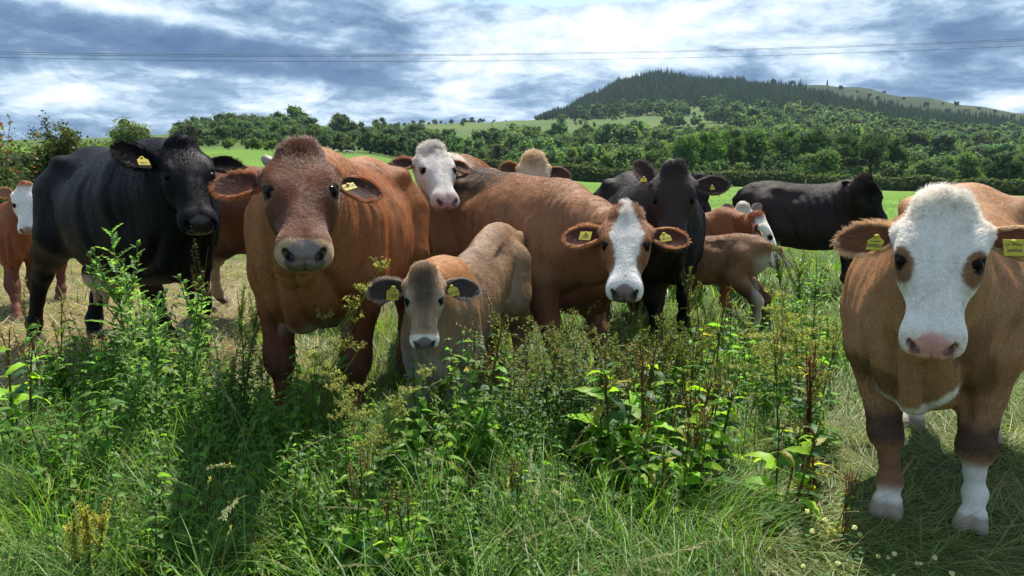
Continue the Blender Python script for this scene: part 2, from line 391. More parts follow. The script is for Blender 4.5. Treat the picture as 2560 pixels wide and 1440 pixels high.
def cow_sdf(sp, H):
    calf = sp.get('calf', False); torso = CALF_TORSO if calf else TORSO
    lr = 1.12 if calf else 1.0
    nk = sp.get('neck', 1.0)
    fo = sp.get('feet', {})
    def legpts(tab, side, off):
        out = []
        for (x, y, z, r) in tab:
            k = max(0, 1 - z / 0.95)
            out.append((x + off[0] * k, side * y * (.72 if calf else 1) + off[1] * k, z, r * ((lr if z < .6 else .85) if z < 0.9 else (.68 if calf else 1)) if calf else r))
        return out
    legs = [legpts(FRONT, 1, fo.get('fl', (0, 0))), legpts(FRONT, -1, fo.get('fr', (0, 0))), legpts(HIND, 1, fo.get('hl', (0, 0))), legpts(HIND, -1, fo.get('hr', (0, 0)))]
    eye_c = [(.191, .0950, .000), (.191, -.0950, .000)]
    fat = sp.get('fat', 1.0)
    drop = sp.get('drop', 0); drx = sp.get('drx', (-.70, .40))
    def f(P):
        P0 = P = np.asarray(P, np.float32)
        if drop:
            P = P.copy(); P[:, 2] += drop * sstep(*drx, P0[:, 0]) * sstep(.05, .45, P0[:, 2])
        Q = P.copy(); Q[:, 1] /= fat
        d = torso(Q)
        # hooks (hip bones), pins, shoulder blades, brisket, belly
        Pm = P.copy(); Pm[:, 1] = np.abs(Pm[:, 1])
        ff = .8 if calf else fat
        if not calf: d = smin(d, ell(Pm, (-.50, (.16 if calf else .215 * ff), 1.25 if calf else 1.27), (.085, .06, .05)), .14 if calf else .10)
        d = smin(d, ell(Pm, (-.86, .10, 1.19), (.07, .05, .06)), .08)
        d = smin(d, ell(Pm, (.40, (.12 if calf else .19 * ff), .98), (.13, .10 if not calf else .07, .26)), .10)
        d = smin(d, ell(Pm, (.655, .108 * ff, .90), (.115, .088 if not calf else .055, .175)), .045)
        d = smin(d, ell(P, (.68, 0, .755), (.125, .105 if not calf else .07, .15)), .05)
        for L in legs:
            c = chain(P, L, .04)
            hx, hy = L[-1][0], L[-1][1]
            sd = 1 if hy > 0 else -1
            hoof = np.minimum(cone(P, (hx + .01, hy + .024, .075), (hx + .052, hy + .030, .028), .032 * lr, .036 * lr), cone(P, (hx + .01, hy - .024, .075), (hx + .052, hy - .030, .028), .032 * lr, .036 * lr))
            c = smin(c, hoof, .012)
            kn = L[3]; c = smin(c, ell(P, (kn[0] + .01, kn[1], kn[2] - .03), (.05 * lr, .055 * lr, .07 * lr)), .03)
            d = smin(d, c, .045 if L[0][0] > 0 else .075)
        # neck
        P = P0; W = (.40, 0, 1.20 - drop, .17); p1 = H.pt(.04, 0, -.105); t1 = H.pt(.15, 0, -.165)
        c1 = (.50, 0, 1.02 - drop, .24 * nk)
        m1 = (np.array(W[:3]) + p1) / 2 + np.array([0, 0, .015])
        hs = H.hs
        nck = chain(P, [W, (*m1, .125 * nk), (*p1, .085 * hs)], .08)
        md = (np.array(c1[:3]) + H.pt(.09, 0, -.12)) / 2
        nck = smin(nck, chain(P, [c1, (*md, .165 * nk), (*H.pt(.09, 0, -.125), .098 * hs)], .08), .08)
        b = np.array([.60, 0, .86 - drop]); mb = (b + t1) / 2 + np.array([0, 0, -.03])
        nck = smin(nck, chain(P, [(*b, .17 * nk), (*mb, .115 * nk), (*t1, .062 * hs)], .06), .08)
        # dewlap
        dw = chain(P, [(.66, 0, .66 - drop * .5, .040), (*(mb * .5 + b * .5 + np.array([.07, 0, -.12 * nk])), .030), (*(t1 * .6 + mb * .4 + np.array([.01, 0, -.075])), .022)], .04)
        nck = smin(nck, dw, .06)
        d = smin(d, nck, .10)
        # head
        near = np.abs(P - H.pt(.22, 0, -.08).astype(np.float32)).max(1) < .62 * hs
        if near.any():
            q = H.inv(P[near]).astype(np.float32); qm = q.copy(); qm[:, 1] = np.abs(qm[:, 1])
            h = HEAD(q)
            h = smin(h, ell(qm, (.150, .098, .000), (.055, .026, .026)), .045)     # brow over the eye
            h = smin(h, ell(qm, (.20, .085, -.055), (.060, .030, .045)), .035)      # orbit and cheek bone
            h = smin(h, ell(qm, (.17, .068, -.135), (.085, .040, .065)), .04)       # jaw muscle
            h = smin(h, ell(q, (-.03, 0, -.012), (.045, .062, .045)), .05)          # poll
            h = smin(h, ell(qm, (.072, .108, -.050), (.030, .030, .030)), .04)      # ear root
            h = smin(h, ell(qm, (.450, .048, -.040), (.048, .036, .040)), .05)      # muzzle sides
            h = smin(h, ell(qm, (.440, .044, -.078), (.052, .038, .024)), .022)     # flews
            h = smin(h, ell(q, (.418, 0, -.118), (.066, .050, .030)), .016)         # chin
            h = smin(h, ell(q, (.485, 0, -.045), (.036, .060, .034)), .025)         # nose pad
            h = smax(h, -ell(qm, (.190, .108, .008), (.025, .016, .017)), .014)     # eye socket
            h = smin(h, ell(qm, (.190, .0910, -.005), (.022, .022, .022)), .004)
            lid = ell(qm, (.181, .103, .009), (.027, .013, .009), ((.97, .05, .22), (-.05, 1, 0), (-.22, 0, .97)))
            h = smin(h, lid, .010)
            h = smin(h, ell(qm, (.200, .102, -.030), (.022, .012, .007)), .010)
            # nostrils: a comma that opens outwards
            n1 = ell(qm, (.502, .044, -.024), (.022, .013, .013)); n2 = ell(qm, (.492, .060, -.014), (.020, .010, .012))
            h = smax(h, -smin(n1, n2, .012), .010)
            mouth = ell(q, (.462, 0, -.096), (.062, .105, .0045)); h = smax(h, -mouth, .010)
            h = smax(h, -ell(q, (.512, 0, -.058), (.02, .004, .030)), .010)
            if sp.get('chew'):
                h = smax(h, -ell(q, (.47, 0, -.100), (.05, .060, .018)), .012)
            e = np.full(len(P), 9, np.float32); e[near] = h * hs
            d = smin(d, e, .035)
        if sp.get('horn'):
            sd, ln = sp['horn']
        if sp.get('udder'):
            d = smin(d, ell(P, (-.42, 0, .54), (.22, .17, .14)), .05)
            for tx in (-.34, -.50):
                for ty in (.07, -.07):
                    d = smin(d, cone(P, (tx, ty, .44), (tx, ty * 1.1, .35), .026, .015), .03)
        tl = sp.get('tail', [(-.90, 0, 1.24), (-.965, 0, 1.15), (-.985, 0, .95), (-.975, 0, .62)])
        d = smin(d, chain(P, [(*p, r) for p, r in zip(tl, (.042, .034, .026, .018))], .03), .035)
        if 'tail' in sp: d = smin(d, ell(P, (tl[-1][0], tl[-1][1], tl[-1][2] - .06), (.045, .045, .11)), .02)
        return smax(d, -P[:, 2], .01)
    return f, legs, eye_c

def ear_geo(H, side, tilt, cup, length=.215, width=.060, nu=26, nv=15, twist=0.0, sweep=0.0):
    """leaf-shaped cup: returns V, T, root normals, inner mask, rim mask, and uv (t along, a across)"""
    t = np.linspace(0, 1, nu); a = np.linspace(-1, 1, nv)
    tt, aa = np.meshgrid(t, a, indexing='ij')
    wv = width * np.interp(t, [0, .08, .22, .45, .65, .82, .93, 1.0], [.42, .46, .72, 1.0, .98, .74, .44, .06])
    cv = cup * np.interp(t, [0, .15, .4, .8, 1], [1.25, 1.1, .75, .32, .10])      # how strongly rolled
    ang = aa * (cv[:, None] * 1.5)
    # cross-section: circular arc of half-width wv
    rad = wv[:, None] / np.maximum(np.sin(np.minimum(cv[:, None] * 1.5, 1.45)), .08)
    up = np.sin(ang) * rad; dep = (1 - np.cos(ang)) * rad * .9                     # opens towards +dep
    al = tt * length; dr = -np.sin(tt * 1.8) * 0.0
    curl = .10 * length * np.sin(tt * math.pi)
    # local ear frame: along = lateral, up = towards the poll (-F), dep = forward (U)
    al_d = np.array([math.sin(tilt), side * math.cos(tilt), -math.sin(sweep)]); al_d /= np.linalg.norm(al_d)
    up_d = np.array([-math.cos(tilt), side * math.sin(tilt), 0.0]); up_d /= np.linalg.norm(up_d)
    dp_d = np.cross(al_d, up_d) * 1.0
    if dp_d[2] < 0: dp_d = -dp_d
    if twist:
        c, s_ = math.cos(twist), math.sin(twist); up_d, dp_d = up_d * c + dp_d * s_, dp_d * c - up_d * s_
    base = np.array([.070, side * .118, -.050])
    P = base + al[..., None] * al_d + (up + 0 * al)[..., None] * up_d + (dep - .012 - curl * .3)[..., None] * dp_d
    V = P.reshape(-1, 3)
    i = np.arange(nu - 1)[:, None] * nv; j = np.arange(nv - 1)[None]
    q = np.stack([i + j, i + j + 1, i + nv + j + 1, i + nv + j], -1).reshape(-1, 4)
    T = np.concatenate([q[:, [0, 1, 2]], q[:, [0, 2, 3]]])
    N = vnormals(V, T)
    if N[nv * 8 + 7] @ dp_d < 0: N = -N; T = T[:, ::-1]
    thick = .0045 * (1 - .5 * tt.reshape(-1))
    Vo = V - N * (thick * 2)[:, None]                    # back of the ear
    n = len(V)
    Tb = T[:, ::-1] + n
    bd = []
    ring = [k for k in range(nv)] + [r * nv + nv - 1 for r in range(1, nu)] + [(nu - 1) * nv + k for k in range(nv - 2, -1, -1)] + [r * nv for r in range(nu - 2, 0, -1)]
    for k in range(len(ring)):
        x, y = ring[k], ring[(k + 1) % len(ring)]
        bd += [(y, x, x + n), (y, x + n, y + n)]
    bd = np.array(bd)
    c0 = np.cross(V[bd[0, 1]] - V[bd[0, 0]], Vo[bd[0, 2] - n] - V[bd[0, 0]])
    allV = np.concatenate([V, Vo]); allT = np.concatenate([T, Tb, bd])
    inner = np.concatenate([np.ones(n), np.zeros(n)])
    rim = np.maximum(np.abs(aa), tt ** 3).reshape(-1); rim = np.concatenate([rim, rim])
    return (H.o + (allV * H.hs) @ H.M), allT, inner, rim, np.concatenate([tt.reshape(-1)] * 2), np.concatenate([aa.reshape(-1)] * 2), (al_d @ H.M, up_d @ H.M, dp_d @ H.M)

FUR_MATS = {}
def coat_mat(rough=0.75, hair=False, spec=0.25):
    key = (rough, hair, spec)
    if key in FUR_MATS: return FUR_MATS[key]
    m, t, out = new_mat('coat_hair' if hair else 'coat_skin')
    at_ = t.add('ShaderNodeAttribute', attribute_name='Col')
    bs = t.add('ShaderNodeBsdfPrincipled'); bs.inputs['Roughness'].default_value = rough; bs.inputs['Specular IOR Level'].default_value = spec
    if hair:
        t.put(bs.inputs['Base Color'], at_.outputs['Color'])
        tr = t.add('ShaderNodeBsdfTranslucent'); t.put(tr.inputs[0], t.mix(1.0, at_.outputs['Color'], (1.0, .86, .7, 1), 'MULTIPLY'))
        mx = t.add('ShaderNodeMixShader'); mx.inputs[0].default_value = 0.28
        t.l.new(bs.outputs[0], mx.inputs[1]); t.l.new(tr.outputs[0], mx.inputs[2]); t.l.new(mx.outputs[0], out.inputs[0])
    else:
        tc = t.add('ShaderNodeTexCoord').outputs['Object']
        n = t.noise(t.vmath('MULTIPLY', tc, (1, 1, .35)), 160, 3, .6)
        n2 = t.noise(tc, 9, 4, .6)
        c = t.mix(t.mrange(n, .3, .7, .0, .35), at_.outputs['Color'], t.mix(1.0, at_.outputs['Color'], (.55, .5, .48, 1), 'MULTIPLY'))
        c = t.mix(t.mrange(n2, .35, .65, .0, .25), c, t.mix(1.0, at_.outputs['Color'], (.7, .66, .62, 1), 'MULTIPLY'))
        t.put(bs.inputs['Base Color'], c)
        bp = t.add('ShaderNodeBump'); bp.inputs['Strength'].default_value = .35; bp.inputs['Distance'].default_value = .004; t.put(bp.inputs['Height'], n)
        t.l.new(bp.outputs[0], bs.inputs['Normal'])
        al = t.math('MULTIPLY', at_.outputs['Alpha'], 1.0)
        t.put(bs.inputs['Roughness'], t.mrange(al, 0, 1, .36, rough, False)); t.put(bs.inputs['Specular IOR Level'], t.mrange(al, 0, 1, .6, spec, False))
        t.l.new(bs.outputs[0], out.inputs[0])
    FUR_MATS[key] = m; return m

def plain_mat(name, color, rough=.5, spec=.5, coat=0.0, noise=None):
    if name in FUR_MATS: return FUR_MATS[name]
    m, t, out = new_mat(name); bs = t.add('ShaderNodeBsdfPrincipled'); bs.inputs['Base Color'].default_value = (*color, 1)
    bs.inputs['Roughness'].default_value = rough; bs.inputs['Specular IOR Level'].default_value = spec; bs.inputs['Coat Weight'].default_value = coat; bs.inputs['Coat Roughness'].default_value = .05
    if noise:
        n = t.noise(t.add('ShaderNodeTexCoord').outputs['Object'], noise, 4, .6)
        t.put(bs.inputs['Base Color'], t.mix(t.mrange(n, .3, .7), (*[c * .7 for c in color], 1), (*color, 1)))
    t.l.new(bs.outputs[0], out.inputs[0]); FUR_MATS[name] = m; return m

def hair_obj(name, roots, dirs, cols, radius, parent, mat, npt=4):
    """roots: (N,npt,3) points of each strand"""
    N = len(roots)
    hc = bpy.data.hair_curves.new(name); hc.add_curves([npt] * N)
    pos = np.ascontiguousarray(roots.reshape(-1, 3), np.float32)
    hc.attributes['position'].data.foreach_set('vector', pos.ravel()) if 'position' in hc.attributes else None
    ra = hc.attributes.new('radius', 'FLOAT', 'POINT') if 'radius' not in hc.attributes else hc.attributes['radius']
    taper = np.array([1, .9, .65, .12] if npt == 4 else np.linspace(1, .15, npt)); rr = (np.broadcast_to(np.asarray(radius, float).reshape(-1, 1), (N, 1)) * taper).astype(np.float32)
    ra.data.foreach_set('value', rr.ravel())
    ca = hc.attributes.new('Col', 'FLOAT_COLOR', 'CURVE'); c = np.ones((N, 4), np.float32); c[:, :3] = cols; ca.data.foreach_set('color', c.ravel())
    hc.materials.append(mat)
    o = bpy.data.objects.new(name, hc); COL.objects.link(o); o.parent = parent
    return o

FONT = {}
def digits(txt, h, depth, mat, name, parent):
    """raised lettering as a real mesh"""
    cu = bpy.data.curves.new(name, 'FONT'); cu.body = txt; cu.size = h; cu.extrude = depth; cu.align_x = 'CENTER'; cu.align_y = 'CENTER'; cu.resolution_u = 3; cu.offset = h * .012
    ob = bpy.data.objects.new(name + '_src', cu); COL.objects.link(ob)
    me = bpy.data.meshes.new_from_object(ob); bpy.data.objects.remove(ob); bpy.data.curves.remove(cu)
    me.materials.clear(); me.materials.append(mat); o = bpy.data.objects.new(name, me); COL.objects.link(o); o.parent = parent
    return o

def build_cow(sp):
    cs = sp['scale']; yaw = R(sp['yaw']); pos = np.array([*sp['pos'], sp.get('z0', 0.0)])
    ca, sa = math.cos(yaw), math.sin(yaw); Rb = np.array([[ca, sa, 0], [-sa, ca, 0], [0, 0, 1.0]])   # world -> local
    eye_l = Rb @ (np.array(sp['eye']) - pos) / cs
    hs = sp.get('head', 1.0) / cs * 1.0
    H = HeadFrame(eye_l, R(sp['hyaw']) - yaw, R(sp['hpitch']), R(sp.get('hroll', 0)), hs)
    if 'gfeet' in sp:
        sp['feet'] = {}
        for k, (fx, fy) in sp['gfeet'].items():
            d = at(fx, fy, 1.0) - CAM; g = CAM + d * (-(1.2 - pos[2]) / d[2]); g = Rb @ (g - pos) / cs
            base = (FRONT if k[0] == 'f' else HIND)[-1]; sy = (1 if k[1] == 'l' else -1) * (.72 if sp.get('calf') else 1)
            sp['feet'][k] = (float(g[0] - base[0] - .04), float(g[1] - sy * base[1]))
    f, legs, eye_c = cow_sdf(sp, H)
    vox = sp.get('vox', .016)
    lo = [-1.06, -.50, -.02]; hi = [1.0, .50, 1.48]
    pts = np.array([H.pt(a, b, c) for a in (-.08, .56) for b in (-.2, .2) for c in (-.28, .1)])
    tls = np.array(sp.get('tail', [(-1, 0, 1)]))
    lo = np.minimum(np.minimum(lo, pts.min(0)), tls.min(0) - .06); hi = np.maximum(np.maximum(hi, pts.max(0)), tls.max(0) + .06)
    for L in legs:
        A = np.array(L)[:, :3]; lo = np.minimum(lo, A.min(0) - .14); hi = np.maximum(hi, A.max(0) + .18)
    lo[2] = -.02
    V, T = surface_nets(f, lo, hi, vox)
    V = project(f, V, 1, mx=vox)
    V = relax(V, T, 2, .5); V = project(f, V, 1, mx=vox)
    for lvl in range(sp.get('levels', 1)):
        q = H.inv(V)
        if lvl == 0: ins = (q[:, 0] > -.12) & (q[:, 0] < .6) & (np.abs(q[:, 1]) < .2) & (q[:, 2] > -.30) & (q[:, 2] < .12)
        else: ins = (q[:, 0] > .02) & (q[:, 0] < .6) & (np.abs(q[:, 1]) < .17) & (q[:, 2] > -.16) & (q[:, 2] < .1)
        V, T = subdivide(V, T, ins)
        m = ins if len(ins) == len(V) else np.concatenate([ins, np.ones(len(V) - len(ins), bool)])
        idx = np.where(m)[0]
        Vp = V.copy(); Vp[idx] = project(f, V[idx], 2, eps=.001, mx=vox); V = relax(Vp, T, 1, .45, m.astype(float)); V[idx] = project(f, V[idx], 2, eps=.001, mx=.004)
    V = V.astype(float)
    # skin detail by displacement
    N = vnormals(V, T); q = H.inv(V)
    onhead = sstep(.05, -.02, np.abs(q[:, 1]) - .12) * (q[:, 0] > -.05) * (q[:, 0] < .55) * (q[:, 2] > -.24) * (q[:, 2] < .08)
    fold = sstep(.30, .50, V[:, 0]) * sstep(.70, .85, V[:, 2]) * (1 - onhead) * sp.get('folds', 1.0)
    dsp = .0045 * fold * np.sin(V[:, 0] * 95 + 6 * vnoise(V, 5, 3, 2)) * (.5 + .5 * vnoise(V, 4, 5, 1))
    rib = sstep(-.40, -.2, V[:, 0]) * sstep(.35, .15, V[:, 0]) * sstep(.62, .8, V[:, 2]) * sstep(1.28, 1.15, V[:, 2])
    dsp += .0035 * rib * np.sin(V[:, 0] * 62 + (V[:, 2] - 1) * 14) * sp.get('ribs', 1.0)
    dsp += (.012 * vnoise(V, 4.5, 11, 3) + .004 * vnoise(V * [1, 1, .4], 16, 12, 2)) * (1 - onhead) + .0015 * vnoise(V, 22, 15, 2)
    X_, Y_, Z_ = V[:, 0], np.abs(V[:, 1]), V[:, 2] + sp.get('drop', 0) * sstep(*sp.get('drx', (-.70, .40)), V[:, 0]); nh = 1 - onhead; ga = lambda v, c, w: np.exp(-((v - c) / w) ** 2)
    kf = .75 if sp.get('calf') else 1.0
    fr = sstep(.42, .56, X_) * sstep(.58, .66, Z_) * sstep(1.08, .92, Z_) * (N[:, 0] > .1)
    dsp += nh * fr * (-.026 * ga(Y_, .058 * kf, .022) + .012 * ga(Y_, 0, .020) + .008 * ga(Y_, .115 * kf, .03))            # dewlap ridge and breast muscles
    dsp += nh * -.024 * ga(Y_, .175 * kf, .020) * sstep(.40, .50, X_) * sstep(.50, .60, Z_) * sstep(.92, .80, Z_)              # crease between brisket and foreleg
    dsp += nh * -.016 * ga(X_ + .28 * (Z_ - .95), .22, .035) * sstep(.62, .72, Z_) * sstep(1.28, 1.15, Z_) * (Y_ > .12)        # behind the shoulder blade
    dsp += nh * -.014 * ga(X_ + .20 * (Z_ - .95), .52, .030) * sstep(.80, .9, Z_) * sstep(1.28, 1.15, Z_) * (Y_ > .08)         # before the shoulder
    dsp += nh * -.026 * ga(X_, -.30, .10) * ga(Z_, 1.20, .07) * (Y_ > .12)                                                     # hollow of the flank
    dsp += nh * -.014 * ga(X_ + .5 * (Z_ - .9), -.36, .03) * sstep(.62, .72, Z_) * sstep(1.1, 1.0, Z_) * (Y_ > .15)            # fold before the thigh
    V += N * dsp[:, None]
    nb = len(V)
    kind = np.zeros(nb); rim = np.zeros(nb); et = np.zeros(nb); ea = np.zeros(nb)
    earf = []
    for side in (1, -1):
        e = sp.get('ears', {}).get(side, {})
        EV, ET, inn, rm, tt, aa, fr = ear_geo(H, side, R(e.get('tilt', 12)), e.get('cup', .62), e.get('length', .215), e.get('width', .060), twist=R(e.get('twist', 0)), sweep=R(e.get('sweep', 12)))
        T = np.concatenate([T, ET + len(V)]); V = np.concatenate([V, EV]); kind = np.concatenate([kind, 1 + inn]); rim = np.concatenate([rim, rm]); et = np.concatenate([et, tt]); ea = np.concatenate([ea, aa]); earf.append(fr)
    N = vnormals(V, T); q = H.inv(V)
    ctx = dict(V=V, N=N, q=q, kind=kind, rim=rim, et=et, H=H, onhead=None, NF=N @ H.F, NU=N @ H.U)
    onh = ((q[:, 0] > -.085) & (np.abs(q[:, 1]) < .15) & (q[:, 2] > -.22 - .0 * q[:, 0]) & (q[:, 0] < .56)).astype(float); onh[kind > 0] = 0
    ctx['onhead'] = onh
    C = sp['paint'](ctx)                                  # (n,4): rgb, 4th = 1 dry coat .. 0 wet skin
    # nose pad, nostril, eye rims, hooves
    s, y, u = q.T; ay = np.abs(y)
    pad = sstep(1.08, .96, ((ay / np.maximum(.02, .063 - .25 * np.maximum(0, -u - .05))) ** 3 + (np.abs(u + .040) / .052) ** 3) ** (1 / 3)) * sstep(.461, .470, s - .25 * np.maximum(0, ay - .03) + .012 * (ay < .05)) * (kind == 0)
    pc = np.array(sp.get('nose', (.10, .07, .075)))
    pn = vnoise(V, 26, 21, 3)
    if sp.get('mottle'): pcol = pc[None] * (1 - .55 * sstep(.12, .3, pn))[:, None]
    else: pcol = pc[None] * (1 + .35 * pn)[:, None]
    C[:, :3] = C[:, :3] * (1 - pad[:, None]) + pcol * pad[:, None]; C[:, 3] = C[:, 3] * (1 - pad) + .0 * pad
    nos = np.maximum(sstep(1.25, .75, np.sqrt(((ay - .046) / .015) ** 2 + ((u + .024) / .014) ** 2)) * (s > .475), sstep(1.2, .7, np.sqrt(((ay - .061) / .010) ** 2 + ((u + .014) / .012) ** 2)) * (s > .47)) * (kind == 0)
    C[:, :3] *= (1 - (.72 if pc[0] > .3 else .88) * nos)[:, None]
    mo = sstep(.010, .003, np.abs(u + .096)) * (s > .42) * (s < .53) * (ay < .085) * (kind == 0); C[:, :3] *= (1 - .7 * mo)[:, None]
    er = sstep(1.3, .85, np.sqrt(((s - .192) / .030) ** 2 + ((u + .002) / .022) ** 2)) * (ay > .07) * (kind == 0)
    C[:, :3] = C[:, :3] * (1 - er[:, None]) + np.array(sp.get('eyerim', (.02, .014, .012))) * er[:, None]
    hoof = sstep(.085, .065, V[:, 2]) * (kind == 0); C[:, :3] = C[:, :3] * (1 - hoof[:, None]) + np.array(sp.get('hoof', (.05, .042, .036))) * hoof[:, None]
    C = np.clip(C, 0, 1)
    body = mesh_obj(sp.get('name', 'cow'), V * cs, T, coat_mat(sp.get('rough', .7), False, sp.get('sheen', .25)), None, C)
    body.location = pos; body.rotation_euler = (0, 0, yaw)
    tag(body, sp['label'], sp.get('cat', 'cow'), sp.get('group', 'cattle standing in the meadow'))
    # ---- eyes
    dark = plain_mat('eye_dark', (.005, .0035, .003), .12, .08, 0.0)
    for (a, b, c) in eye_c:
        P = H.pt(a, b, c)
        th = np.linspace(0, math.pi, 13); ph = np.linspace(0, 2 * math.pi, 20, endpoint=False)
        sv = np.array([[math.sin(x) * math.cos(z), math.sin(x) * math.sin(z), math.cos(x)] for x in th for z in ph])
        F = [(i * 20 + j, i * 20 + (j + 1) % 20, (i + 1) * 20 + (j + 1) % 20, (i + 1) * 20 + j) for i in range(12) for j in range(20)]
        ex = np.sign(b) * .0035
        eo = mesh_obj('eye', (H.pt(a, b + ex, c + .001) + sv * .0245 * hs) * cs, np.array(F)[:, ::-1], dark, body)
    # ---- horn stub
    if sp.get('horn'):
        sd, ln = sp['horn']
        p = [H.pt(.00, sd * .060, -.05), H.pt(-.012, sd * .105, -.045), H.pt(-.035, sd * .128, -.035)]
        hv, hf = tube([x * cs for x in (p[0], (p[0] + p[1]) / 2, p[1], (p[1] + p[2]) / 2, p[2], p[2] * 1.0 + (p[2] - p[1]) * .12)], [.026, .025, .023, .019, .013, .001], 12)
        mesh_obj('horn', hv, hf, plain_mat('horn', (.30, .27, .24), .5, noise=60), body)
    # ---- tags
    for tg in sp.get('tags', []):
        make_tag(tg, sp, H, cs, earf[0 if tg['side'] > 0 else 1], body)
    if sp.get('fur', True): grow_fur(sp, V, T, N, C, kind, rim, et, ea, q, H, cs, body, earf, Rb, pos, nos, pad)
    sp['obj'] = body; sp['H'] = H
    return body

def make_tag(tg, sp, H, cs, fr, body):
    al, up, dp = fr
    w, h = tg.get('w', .052), tg.get('h', .060)
    yel = plain_mat('tag_yellow', (.50, .42, .035), .5, .3, noise=90); ink = plain_mat('tag_ink', (.02, .02, .02), .6)
    side = tg['side']
    c = H.pt(.070, side * .118, -.050) + (al * tg.get('t', .085) + up * tg.get('up', -.030) + dp * tg.get('d', .020)) * H.hs
    # plate frame: normal = dp turned, hangs down
    n = np.array(dp); n = n + np.array(tg.get('turn', (0, 0, 0))); n /= np.linalg.norm(n)
    vz = np.array(tg.get('upv', (0, 0, 1.0))); x = np.cross(vz, n); x /= np.linalg.norm(x); y = np.cross(n, x)
    r = R(tg.get('rot', 0)); x, y = x * math.cos(r) + y * math.sin(r), y * math.cos(r) - x * math.sin(r)
    sh = tg.get('shape', 'neck')
    if sh == 'neck': out = [(-.5, -.5), (.5, -.5), (.5, .12), (.20, .34), (.17, .5), (-.17, .5), (-.20, .34), (-.5, .12)]
    else: out = [(-.5, -.5), (.5, -.5), (.5, .5), (-.5, .5)]
    # bevelled plate
    o = np.array(out) * np.array([w, h]); k = len(o); cen = o.mean(0)
    rings = [(1.0, -.0014), (1.0, .0004), (.965, .0014)]
    P = []
    for s_, dz in rings: P += [c + x * a * s_ + y * b * s_ + n * dz for a, b in (o - cen) + cen / s_]
    P += [c + x * cen[0] + y * cen[1] + n * .0014, c + x * cen[0] + y * cen[1] - n * .0014]
    F = []
    for rr in range(2):
        for j in range(k): F.append((rr*k + j, rr*k + (j+1) % k, (rr+1)*k + (j+1) % k, (rr+1)*k + j))
    top, bot = 3 * k, 3 * k + 1
    for j in range(k): F.append((2*k + j, 2*k + (j+1) % k, top, top)); F.append(((j+1) % k, j, bot, bot))
    b = Bag(); b.add(np.array(P) * cs, F, (1, 1, 1)); tobj = b.build('ear_tag', yel, body, smooth=False)
    # stud
    pc = c + y * h * (.40 if sh == 'neck' else .36)
    pv, pf = tube([(pc - n * .012) * cs, (pc + n * .003) * cs, (pc + n * .0055) * cs, (pc + n * .0058) * cs], [.006, .0065, .005, .0002], 10)
    mesh_obj('stud', pv, pf, yel, tobj)
    M = Matrix((tuple(x) + (0,), tuple(y) + (0,), tuple(n) + (0,), (0, 0, 0, 1))).transposed()
    def line(txt, size, dy, nm='tag_number', dx=0):
        ob = digits(txt, size * cs, .0002, ink, nm, tobj)
        mm = M.copy(); p = (c + y * dy + x * dx + n * .0018) * cs; mm.translation = Vector(p); ob.matrix_local = mm
    for (txt, size, dy) in tg.get('text', []): line(txt, size, dy)

